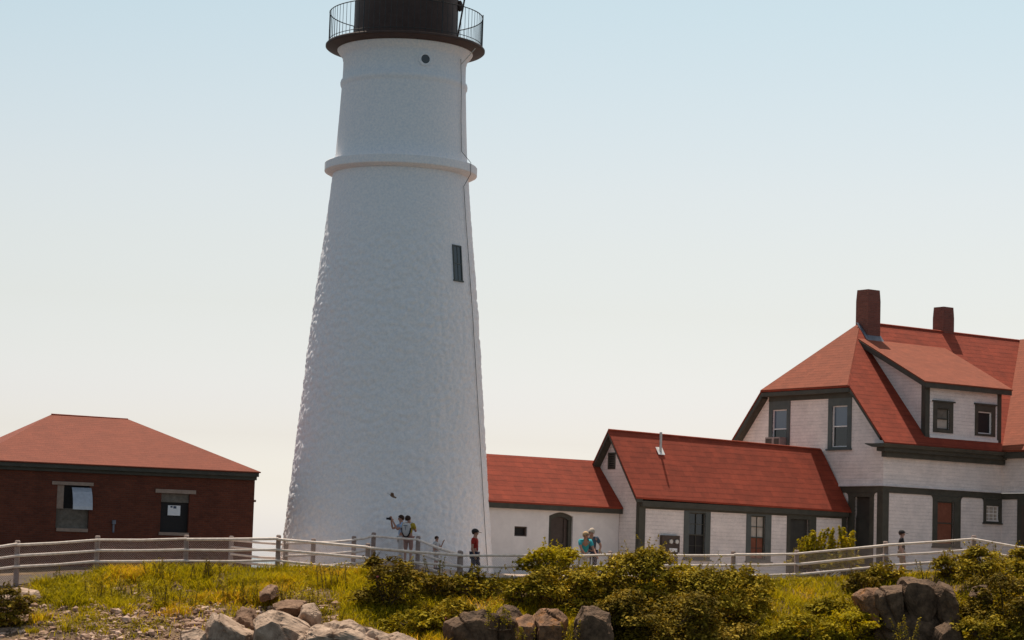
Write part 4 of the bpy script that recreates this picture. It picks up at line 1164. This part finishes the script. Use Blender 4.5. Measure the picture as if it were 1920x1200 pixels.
bush(1850, 1190, 110, 60, 79.8, 'leaf_mid', "olive bush at the bottom right corner", 21, group=GR)
bush(1930, 1180, 110, 90, 79.8, 'leaf_dark', "dark bush cut by the right edge at the bottom", 22, group=GR)
bush(1620, 1098, 70, 36, 82.4, 'leaf_dark', "low dark bush along the top of the outcrop at its left", 37, group=GR)
bush(1520, 1186, 110, 56, 79.0, 'leaf_bright', "pale green bush at the bottom edge between the two yellow ones", 39, group=GR)
bush(10, 1150, 80, 80, 79.0, 'leaf_dark', "dark shrub at the left edge below the concrete wall", 23)
bush(1545, 1056, 130, 30, 89.4, 'leaf_bright', "low yellowish plant behind the fence near the annex door", 27, auto=False)

def upright(px, py0, py1, Y, mat, label, seed, n=6, spread=30, name="weed", group=None, size=.04):
    """plant of upright leafy stalks, py0 = top, py1 = base"""
    r = random.Random(seed)
    Y += DY
    c = at(px, py1, Y); h = (py1 - py0) * Y / FPX
    root = thing(name, label, "plant", (c.x, c.y, ground(c.x, c.y)), group)
    mb = MB(); st = MB()
    for i in range(n):
        b0 = c + V((r.uniform(-1, 1) * spread * .5 * Y / FPX, r.uniform(-.3, .3), -.3))
        lean = V((r.uniform(-.25, .25), r.uniform(-.15, .15), 0))
        hh = h * r.uniform(.55, 1.0) + .3
        pts = [b0 + lean * (t * t) * hh + V((0, 0, hh * t)) for t in (0, .33, .66, 1)]
        st.tube([c + V((0, 0, -.36))] + pts, [.016, .015, .011, .008, .004], 5)
        for j in range(int(60 * hh)):
            t = r.uniform(.12, 1.02)
            p = b0 + lean * (t * t) * hh + V((0, 0, hh * t))
            d = V((r.gauss(0, 1), r.gauss(0, 1), r.gauss(.4, .5))).normalized()
            w = .15 * (1.12 - t) + .03
            leaf(mb, p + d * w * r.random(), d + V((0, 0, .8)), size * r.uniform(.7, 1.4), r, .4)
    mb.build("foliage", mat, root, fix=False, uv=False)
    st.build("stalks", 'twig', root, uv=False)
GW = "leafy weeds standing in front of the fence"
upright(768, 1034, 1080, 81.4, 'leaf_bright', "tall weed stalk in front of the person with a backpack", 1, n=2, spread=8, group=GW)
upright(802, 1042, 1085, 81.4, 'leaf_mid', "weed stalk between the round bush and the crouched child", 2, n=2, spread=8, group=GW)
upright(832, 1044, 1090, 81.4, 'leaf_bright', "pair of bright weeds below the child", 3, n=3, spread=22, group=GW)
upright(926, 1066, 1105, 81.4, 'leaf_bright', "bright weed right of the person in the red shirt", 4, n=4, spread=24, group=GW)
upright(1040, 1032, 1090, 82.0, 'leaf_yellow', "feathery yellow weeds rising through the bright growth", 5, n=12, spread=90, group=GW)
upright(1560, 988, 1050, 89.0, 'leaf_yellow', "bright yellow green shrub behind the fence near the annex corner", 6, n=26, spread=70, name="shrub", size=.08)
upright(1512, 1000, 1050, 89.0, 'leaf_yellow', "smaller yellow green shrub just left of it, beside the annex door", 7, n=12, spread=26, name="shrub", size=.08)
upright(108, 1060, 1100, 81.4, 'leaf_mid', "lone weed by the concrete wall at the left", 8, n=3, spread=16, group=GW)
upright(298, 1044, 1086, 81.2, 'leaf_mid', "ragged dark weeds under the left fence, below the boarded windows", 10, n=9, spread=52, group=GW)
upright(386, 1048, 1080, 81.4, 'leaf_dark', "ragged dark weeds under the fence below the white notice", 11, n=10, spread=60, group=GW)
upright(622, 1056, 1086, 81.0, 'leaf_mid', "ragged weeds left of the round dark bush", 12, n=9, spread=56, group=GW)
upright(250, 1074, 1120, 79.6, 'leaf_bright', "bright leafy weeds on the left slope below the boarded windows", 13, n=12, spread=80, group=GW)
upright(190, 1084, 1130, 79.0, 'leaf_mid', "leafy weeds at the left end of the grassy slope", 14, n=12, spread=90, group=GW)
upright(330, 1090, 1136, 78.8, 'leaf_bright', "low leafy weeds above the rubble, below the white notice", 15, n=12, spread=80, group=GW)
upright(440, 1076, 1116, 79.8, 'leaf_bright', "bright weeds on the bank below the gap beside the brick building", 16, n=12, spread=90, group=GW)
upright(560, 1090, 1126, 79.0, 'leaf_mid', "leafy weeds above the reddish stone ledge", 17, n=10, spread=80, group=GW)
upright(640, 1140, 1176, 77.0, 'leaf_mid', "leafy weeds behind the long ridged slab", 18, n=12, spread=90, group=GW)
upright(446, 1176, 1206, 75.8, 'leaf_bright', "small weeds between the pointed boulder and the slanting one", 19, n=6, spread=30, group=GW)
upright(986, 1166, 1204, 74.8, 'leaf_mid', "weeds in the gap left of the narrow rusty rock", 20, n=7, spread=26, group=GW)
upright(1072, 1160, 1204, 74.8, 'leaf_mid', "weeds in the gap beside the sunlit grey boulder", 21, n=7, spread=24, group=GW)
upright(936, 1130, 1160, 75.4, 'leaf_bright', "bright weeds on top of the dark shaded rock", 22, n=8, spread=50, group=GW)
upright(1700, 1150, 1200, 76.8, 'leaf_mid', "weeds growing out of the middle of the outcrop", 23, n=7, spread=34, group=GW)
upright(620, 1150, 1186, 75.6, 'leaf_mid', "weeds behind the left end of the long slab", 24, n=7, spread=40, group=GW)
upright(1735, 1050, 1090, 86.4, 'leaf_mid', "weed under the fence above the dark outcrop", 9, n=5, spread=40, group=GW)

# grass
gr = random.Random(11); gm = MB(); cnt = 0; tries = 0
while cnt < 90000 and tries < 500000:
    tries += 1
    px = gr.uniform(40, 1960); Y = gr.uniform(72, 85.5)
    x = gx(px, Y); yf = interp(x, FX, FY); d = yf - Y
    if d < -.5 or d > 9: continue
    pn = noise.noise(V((x * .45, Y * .6, 1.7))) + .5 * noise.noise(V((x * 1.4, Y * 1.4, 4.2)))
    if px < 640:
        pr = (1 - sstep(1.8, 5.8, d)) * (.6 if pn > .0 else .14)
        if px < 130: pr *= sstep(70, 130, px) * sstep(.4, 1.2, d)
        pr += .05
    else:
        pr = .85 * (1 if pn > -.3 else .25)
    if gr.random() > pr: continue
    z = ground(x, Y)
    h = gr.uniform(.12, .40) * (1.25 if pn > .2 else 1) * (.6 if d < .5 else 1)
    w = gr.uniform(.006, .014)
    a = gr.uniform(0, 6.28); l = V((gr.gauss(0, .35), gr.gauss(0, .35), 1)).normalized()
    sdv = V((math.cos(a), math.sin(a), 0)) * w
    b0 = V((x, Y, z - .03)); m_ = b0 + l * h * .55; t_ = b0 + l * h + V((gr.gauss(0, .25) * h, gr.gauss(0, .25) * h, -.06 * h))
    k = len(gm.v)
    gm.v += [b0 - sdv, b0 + sdv, m_ + sdv * .8, m_ - sdv * .8, t_]
    gm.f += [(k, k + 1, k + 2, k + 3), (k + 3, k + 2, k + 4)]
    cnt += 1
for c_ in range(1150):
    px = gr.uniform(70, 700); Y = gr.uniform(72.6, 79.6); x0_ = gx(px, Y); d = interp(x0_, FX, FY) - Y
    if d < .2 or gr.random() < sstep(2.2, 6.8, d) * .95 or noise.noise(V((x0_ * .9, Y * 1.1, 6.6))) < -.12 or (px < 130 and d < .9): continue
    hh = gr.uniform(.16, .5); rr_ = gr.uniform(.08, .22)
    for q_ in range(70):
        x = x0_ + gr.gauss(0, rr_); y = Y + gr.gauss(0, rr_ * .7); z = ground(x, y)
        l = V(((x - x0_) * 1.1 + gr.gauss(0, .2), (y - Y) * 1.1 + gr.gauss(0, .2), 1)).normalized(); h = hh * gr.uniform(.6, 1.15); w = gr.uniform(.008, .016)
        a = gr.uniform(0, 6.28); sdv = V((math.cos(a), math.sin(a), 0)) * w
        b0 = V((x, y, z - .03)); m_ = b0 + l * h * .55; t_ = b0 + l * h + V((gr.gauss(0, .3) * h, gr.gauss(0, .3) * h, -.08 * h))
        k = len(gm.v)
        gm.v += [b0 - sdv, b0 + sdv, m_ + sdv * .8, m_ - sdv * .8, t_]
        gm.f += [(k, k + 1, k + 2, k + 3), (k + 3, k + 2, k + 4)]
tag(gm.build("grass", 'grass', fix=False, uv=False), "yellow green and rusty grass growing on the bank", "grass", kind="stuff")
# broad-leaved ground cover among the grass
gc = MB(); cnt = 0; tries = 0
while cnt < 34000 and tries < 300000:
    tries += 1
    px = gr.uniform(60, 1960); Y = gr.uniform(72, 84)
    x = gx(px, Y); yf = interp(x, FX, FY); d = yf - Y
    if d < .1 or d > 8: continue
    pn = noise.noise(V((x * .8, Y * .9, 9.7))) + .4 * noise.noise(V((x * 2.4, Y * 2.4, 2.2)))
    lim = .0 if px > 640 else (-.02 + .09 * max(0, d - 2.4))
    if pn < lim: continue
    z = ground(x, Y) + gr.random() ** 1.5 * (.14 + .5 * max(0, pn - lim))
    leaf(gc, V((x, Y, z)), V((gr.gauss(0, .6), gr.gauss(-.2, .6), 1)), gr.uniform(.025, .06), gr)
    cnt += 1
tag(gc.build("ground_cover", 'leaf_bright', fix=False, uv=False), "patchy low green leaves spread over the bank", "ground cover", kind="stuff")

# ------------------------------------------------------------------ people
def skin_mesh(J, E, root):
    names = list(J); idx = {n: i for i, n in enumerate(names)}
    me = bpy.data.meshes.new("tmp")
    me.from_pydata([J[n][:3] for n in names], [(idx[a], idx[b]) for a, b in E], [])
    o = bpy.data.objects.new("tmp", me); COL.objects.link(o)
    o.modifiers.new("s", 'SKIN'); s2 = o.modifiers.new("u", 'SUBSURF'); s2.levels = 1; s2.render_levels = 1
    for i, n in enumerate(names):
        sv = me.skin_vertices[0].data[i]
        rr_ = J[n][3]
        sv.radius = (rr_, rr_) if not isinstance(rr_, tuple) else rr_
        sv.use_root = (n == root)
    dg = bpy.context.evaluated_depsgraph_get()
    ev = o.evaluated_get(dg); m2 = bpy.data.meshes.new_from_object(ev)
    vs = [v.co.copy() for v in m2.vertices]; fs = [tuple(p.vertices) for p in m2.polygons]
    bpy.data.objects.remove(o); bpy.data.meshes.remove(me); bpy.data.meshes.remove(m2)
    return vs, fs

BASE = {'pelvis': (0, 0, .95, .125), 'spine': (0, .0, 1.14, .115), 'chest': (0, .01, 1.33, .135), 'neck': (0, .0, 1.49, .055), 'head': (0, -.015, 1.61, .088), 'crown': (0, -.01, 1.70, .07), 'nose': (0, -.125, 1.605, .016),
        'shL': (.18, .01, 1.41, .062), 'elL': (.25, .03, 1.13, .043), 'wrL': (.26, -.06, .89, .030), 'shR': (-.18, .01, 1.41, .062), 'elR': (-.25, .03, 1.13, .043), 'wrR': (-.26, -.06, .89, .030),
        'hipL': (.095, 0, .89, .088), 'knL': (.105, -.02, .50, .060), 'anL': (.105, .02, .09, .042), 'toL': (.12, -.14, .035, .035), 'hipR': (-.095, 0, .89, .088), 'knR': (-.105, -.02, .50, .060), 'anR': (-.105, .02, .09, .042), 'toR': (-.12, -.14, .035, .035)}

def person(label, loc, height, face_deg, pose, top_mat, leg_mat, hair, cap=None, sleeve='short', shorts=False, group=None):
    """face_deg 0 = toward the viewer, 90 = to the right in the picture, 180 = away"""
    J = {k: list(v) for k, v in BASE.items()}
    for k, v in pose.items(): J[k][:3] = v
    s = height / 1.77
    for k in J: J[k] = tuple(x * s for x in J[k])
    rotm = Matrix.Rotation(math.radians(face_deg), 3, 'Z')
    loc = V(loc)
    root = thing("person", label, "person", loc, group)
    def put(vs, fs, name, mat, parent=root, smooth=True):
        k = MB(); k.v = [loc + rotm @ V(v) for v in vs]; k.f = fs
        return k.build(name, mat, parent, smooth=smooth, uv=False)
    Jb = dict(J); E = [('pelvis', 'spine'), ('spine', 'chest'), ('chest', 'neck'), ('neck', 'head'), ('head', 'crown'), ('head', 'nose'), ('chest', 'shL'), ('shL', 'elL'), ('elL', 'wrL'), ('chest', 'shR'), ('shR', 'elR'), ('elR', 'wrR'),
         ('pelvis', 'hipL'), ('hipL', 'knL'), ('knL', 'anL'), ('anL', 'toL'), ('pelvis', 'hipR'), ('hipR', 'knR'), ('knR', 'anR'), ('anR', 'toR')]
    for sd, sg in (('L', 1), ('R', -1)):
        w = V(J['wr' + sd][:3]); e = V(J['el' + sd][:3]); d = (w - e).normalized()
        side = d.cross(V((0, 0, 1))); side = side.normalized() if side.length > .1 else V((0, -1, 0))
        if abs(d.z) > .8: side = V((0, -1, 0))
        palm = w + d * .075 * s
        Jb['pa' + sd] = (*palm, .028 * s); E.append(('wr' + sd, 'pa' + sd))
        nrm = d.cross(side).normalized()
        for fi, (off, ln) in enumerate(((-.030, .070), (-.010, .082), (.010, .076), (.028, .060))):
            a_ = palm + side * off * s + d * .03 * s; b_ = a_ + d * ln * .55 * s + nrm * .008 * s * sg; c_ = b_ + d * ln * .45 * s + nrm * .02 * s * sg
            Jb[f'f{sd}{fi}a'] = (*b_, .0085 * s); Jb[f'f{sd}{fi}b'] = (*c_, .0075 * s)
            E += [('pa' + sd, f'f{sd}{fi}a'), (f'f{sd}{fi}a', f'f{sd}{fi}b')]
        th = palm - d * .03 * s - side * .05 * s; th2 = th - side * .012 * s + d * .035 * s
        Jb[f't{sd}a'] = (*th, .010 * s); Jb[f't{sd}b'] = (*th2, .0085 * s); E += [('pa' + sd, f't{sd}a'), (f't{sd}a', f't{sd}b')]
    vs, fs = skin_mesh(Jb, E, 'pelvis')
    put(vs, fs, "body", 'skin')
    def grow(names, add): 
        out = {}
        for n in names: out[n] = (*J[n][:3], J[n][3] + add * s)
        return out
    # shirt
    Sh = grow(['pelvis', 'spine', 'chest', 'shL', 'shR'], .024)
    Sh['chest'] = (*J['chest'][:3], J['chest'][3] + .028 * s)
    Sh['colr'] = (*(V(J['neck'][:3]).lerp(V(J['chest'][:3]), .35)), .075 * s)
    E2 = [('pelvis', 'spine'), ('spine', 'chest'), ('chest', 'shL'), ('chest', 'shR'), ('chest', 'colr')]
    for sd in 'LR':
        if sleeve == 'short':
            Sh['sl' + sd] = (*V(J['sh' + sd][:3]).lerp(V(J['el' + sd][:3]), .68), .066 * s); E2.append(('sh' + sd, 'sl' + sd))
        else:
            Sh['el' + sd] = (*J['el' + sd][:3], .058 * s); Sh['wr' + sd] = (*J['wr' + sd][:3], .044 * s); E2 += [('sh' + sd, 'el' + sd), ('el' + sd, 'wr' + sd)]
    vs, fs = skin_mesh(Sh, E2, 'chest'); put(vs, fs, "shirt", top_mat)
    # trousers or shorts
    Pn = grow(['pelvis', 'hipL', 'hipR', 'knL', 'knR'], .020)
    E3 = [('pelvis', 'hipL'), ('hipL', 'knL'), ('pelvis', 'hipR'), ('hipR', 'knR')]
    if not shorts:
        for sd in 'LR':
            Pn['an' + sd] = (*J['an' + sd][:3], .062 * s); E3.append(('kn' + sd, 'an' + sd))
    vs, fs = skin_mesh(Pn, E3, 'pelvis'); put(vs, fs, "shorts" if shorts else "trousers", leg_mat)
    for sd in 'LR':
        a_ = V(J['an' + sd][:3]); t_ = V(J['to' + sd][:3])
        k = MB(); c_ = (a_ + t_) / 2; c_.z = .05 * s
        k.ball(loc + rotm @ c_, .055 * s, .14 * s, .05 * s, 10, 6, rot=rotm); k.build("shoe", 'c_black', root, smooth=True, uv=False)
    # head: eyes, ears, hair
    hc = V(J['head'][:3]); cr = V(J['crown'][:3]); up = (cr - hc).normalized(); fw = (V(J['nose'][:3]) - hc).normalized(); sd_ = up.cross(fw).normalized()
    hd = hc.lerp(cr, .45)
    k = MB()
    for q in (-1, 1): k.ball(loc + rotm @ (hc + fw * .088 * s + sd_ * q * .035 * s + up * .035 * s), .012 * s, .012 * s, .009 * s, 6, 4)
    k.build("eyes", 'c_black', root, uv=False)
    k = MB()
    for q in (-1, 1): k.ball(loc + rotm @ (hc + sd_ * q * .092 * s), .014 * s, .02 * s, .032 * s, 6, 5)
    k.build("ears", 'skin', root, uv=False)
    k = MB(); B3 = Matrix((sd_, fw, up)).transposed()
    for j in range(10):
        for i in range(18):
            ph = math.pi * .62 * j / 9; t = 2 * math.pi * i / 18
            lim = 1.0
            back = -math.sin(t)
            phx = ph * (1.0 + .22 * max(0, back)) if back > 0 else ph * (1 - .42 * (-back))
            d = V((math.sin(phx) * math.cos(t) * .108, math.sin(phx) * math.sin(t) * .122, math.cos(phx) * .118)) * s
            k.v.append(loc + rotm @ (hd - fw * .012 * s + B3 @ d))
    for j in range(9):
        for i in range(18):
            i2 = (i + 1) % 18; k.f.append((j * 18 + i, (j + 1) * 18 + i, (j + 1) * 18 + i2, j * 18 + i2))
    k.build("hair", hair, root, smooth=True, uv=False)
    if cap:
        k = MB()
        for j in range(7):
            for i in range(20):
                ph = math.pi * .5 * j / 6; t = 2 * math.pi * i / 20
                d = V((math.sin(ph) * math.cos(t) * .118, math.sin(ph) * math.sin(t) * .132, math.cos(ph) * .115 + .012)) * s
                k.v.append(loc + rotm @ (hd - fw * .008 * s + B3 @ d))
        for j in range(6):
            for i in range(20):
                i2 = (i + 1) % 20; k.f.append((j * 20 + i, (j + 1) * 20 + i, (j + 1) * 20 + i2, j * 20 + i2))
        q = []
        for i in range(9):
            t = math.radians(20 + 140 * i / 8)
            q.append((math.cos(t) * .105, .07 + math.sin(t) * .15, .01 - .02 * math.sin(t)))
        bt = [loc + rotm @ (hd + B3 @ (V(p) * s)) for p in q]; k.prism(bt, [p + rotm @ (up * .012 * s) for p in bt])
        k.build("cap", cap, root, smooth=False, uv=False)
    return root, (lambda p: loc + rotm @ (V(p) * s)), rotm

def feet(px, Y, z): return (gx(px, Y + DY), Y + DY, ground(gx(px, Y + DY), Y + DY) if z is None else z)

# person with raised camera (faces left)
camera_pose = {'elL': (.22, -.20, 1.20), 'wrL': (.10, -.36, 1.52), 'elR': (-.27, -.30, 1.24), 'wrR': (-.12, -.38, 1.53), 'head': (0, -.05, 1.60), 'crown': (0, -.05, 1.69), 'nose': (0, -.165, 1.60), 'neck': (0, -.02, 1.48)}
_, P1, R1_ = person("person in a pale blue shirt raising a camera to the left, beside a backpack wearer", feet(751, 88.2, -.05), 1.72, -78, camera_pose, 'c_paleblue', 'c_white', 'hair_dark')
cmr = thing("camera_body", "small black camera held up by the person in pale blue", "camera", P1((0, -.42, 1.6)))
k = MB(); q = [(-.07, -.03), (.07, -.03), (.07, .03), (-.07, .03)]
cc = P1((0, -.45, 1.60))
k.prism([cc + R1_ @ V((a, b_, -.05)) for a, b_ in q], [cc + R1_ @ V((a, b_, .05)) for a, b_ in q]); k.build("body", 'c_black', cmr, uv=False)
MB().tube([cc + R1_ @ V((0, -.03, 0)), cc + R1_ @ V((0, -.13, 0))], .036, 10).build("lens", 'c_black', cmr, uv=False)
# backpack wearer, back to us
_, P2, R2_ = person("person in an olive yellow shirt seen from behind, carrying a pale backpack", feet(764, 87.4, -.06), 1.72, 160, {'elL': (.25, -.08, 1.16), 'wrL': (.12, -.30, 1.28), 'elR': (-.25, -.08, 1.16), 'wrR': (-.12, -.30, 1.28), 'head': (.05, -.03, 1.58), 'crown': (.06, -.03, 1.67), 'nose': (.04, -.14, 1.57)}, 'c_olive', 'c_rose', 'hair_dark', shorts=True)
bp = thing("backpack", "pale grey backpack with dark edging on the back of the person in olive yellow", "backpack", P2((0, .2, 1.0)))
k = MB(); n = 14
rows = [(.00, 1.46, .05, .03), (.0, 1.44, .13, .06), (.0, 1.34, .165, .085), (.0, 1.22, .165, .095), (.0, 1.10, .14, .09), (.0, 1.0, .08, .06), (.0, .97, .02, .02)]
for (x_, z_, w_, d_) in rows:
    for i in range(n):
        t = 2 * math.pi * i / n; k.v.append(P2((w_ * math.cos(t), .22 + d_ * math.sin(t), z_)))
for j in range(len(rows) - 1):
    for i in range(n): i2 = (i + 1) % n; k.f.append((j * n + i, j * n + i2, (j + 1) * n + i2, (j + 1) * n + i))
k.build("bag", 'c_palegrey', bp, smooth=True, uv=False)
k = MB(); k.tube([P2((-.17, .24, 1.28)), P2((-.15, .25, 1.12)), P2((-.09, .25, 1.0)), P2((0, .25, .955)), P2((.09, .25, 1.0)), P2((.15, .25, 1.12)), P2((.17, .24, 1.28))], .026, 6); k.build("edging", 'c_black', bp, uv=False)
k = MB(); k.tube([P2((-.08, .315, 1.36)), P2((.08, .315, 1.36))], .012, 5); k.tube([P2((0, .325, 1.32)), P2((0, .325, 1.20))], .008, 5); k.build("zip", 'c_slate', bp, uv=False)
for sg in (-1, 1):
    MB().tube([P2((sg * .10, .18, 1.42)), P2((sg * .12, .02, 1.50)), P2((sg * .13, -.13, 1.40)), P2((sg * .13, -.14, 1.2))], .018, 6).build("strap", 'c_palegrey', bp, uv=False)
# child
person("child with dark brown hair, only head and hand showing over the sloping rail", feet(817, 87.0, -.22), 1.16, 60, {'elL': (.25, -.12, 1.16), 'wrL': (.2, -.28, 1.42)}, 'c_palegrey', 'c_palegrey', 'hair_dark', shorts=True)
# red shirt
person("person in a red shirt and dark cap walking right in front of the lighthouse", feet(889, 83.6, -.56), 1.74, 78, {'knL': (.10, -.14, .50), 'anL': (.10, -.10, .09), 'toL': (.11, -.26, .04), 'knR': (-.10, .02, .5), 'anR': (-.1, .2, .12), 'toR': (-.11, .06, .035)}, 'c_red', 'c_navy', 'hair_dark', cap='c_black')
# couple leaning on the rail
lean = {'pelvis': (0, .22, .95), 'spine': (0, .14, 1.13), 'chest': (0, .02, 1.29), 'neck': (0, -.08, 1.43), 'head': (0, -.14, 1.53), 'crown': (0, -.16, 1.62), 'nose': (.06, -.245, 1.50),
        'shL': (.18, -.02, 1.36), 'elL': (.27, -.12, 1.10), 'wrL': (.34, -.26, .93), 'shR': (-.18, -.02, 1.36), 'elR': (-.16, -.18, 1.12), 'wrR': (-.02, -.28, .93), 'hipL': (.095, .22, .89), 'hipR': (-.095, .22, .89), 'knL': (.105, .12, .5), 'knR': (-.105, .12, .5)}
person("person in a teal shirt with light hair leaning both hands on the fence rail", feet(1096, 84.0, -.50), 1.80, 6, lean, 'c_teal', 'c_white', 'hair_blond')
lean2 = dict(lean); lean2.update({'elL': (.30, .05, 1.13), 'wrL': (.28, -.1, .95), 'elR': (-.25, .0, 1.10), 'wrR': (-.2, -.15, .92), 'nose': (-.05, -.24, 1.47)})
person("person in a slate grey shirt with pale hair bending behind the one in teal", feet(1108, 84.75, -.42), 1.84, -8, lean2, 'c_slate', 'c_navy', 'hair_grey')
# right-hand walker
person("person in a black shirt and cap walking right past the keepers house", feet(1690, 91.4, -.02), 1.76, 80, {'knL': (.10, -.12, .50), 'anL': (.10, -.08, .09), 'toL': (.11, -.24, .04), 'anR': (-.1, .16, .1), 'toR': (-.11, .02, .035), 'elL': (.22, .08, 1.14), 'wrL': (.2, -.1, .96)}, 'c_black', 'c_khaki', 'hair_dark', cap='c_black', shorts=True)

# bird crossing the tower front
bc = at(736, 930, 82.5)
bd = thing("bird", "small brown bird flying in front of the lighthouse above the camera person", "bird", bc)
k = MB()
rot = Matrix.Rotation(.5, 3, 'Y')
k.ball(bc, .10, .045, .045, 10, 7, rot=rot); k.ball(bc + V((.10, 0, -.05)), .035, .03, .03, 8, 5); k.prism([bc + V((.13, -.008, -.055)), bc + V((.13, .008, -.055)), bc + V((.16, 0, -.065))], [bc + V((.13, -.008, -.048)), bc + V((.13, .008, -.048)), bc + V((.16, 0, -.063))])
k.prism([bc + V((-.08, -.03, .03)), bc + V((-.08, .03, .03)), bc + V((-.19, .05, .09)), bc + V((-.19, -.05, .09))], [bc + V((-.08, -.03, .04)), bc + V((-.08, .03, .04)), bc + V((-.19, .05, .096)), bc + V((-.19, -.05, .096))])
k.build("body", 'bird_brown', bd, smooth=True, uv=False)
for sg in (-1, 1):
    w_ = [bc + V((.05, sg * .03, .02)), bc + V((.03, sg * .14, .10)), bc + V((-.06, sg * .24, .10)), bc + V((-.05, sg * .12, .05)), bc + V((-.05, sg * .03, .02))]
    MB().prism(w_, [p + V((0, 0, .008)) for p in w_]).build("wing", 'bird_brown', bd, uv=False)
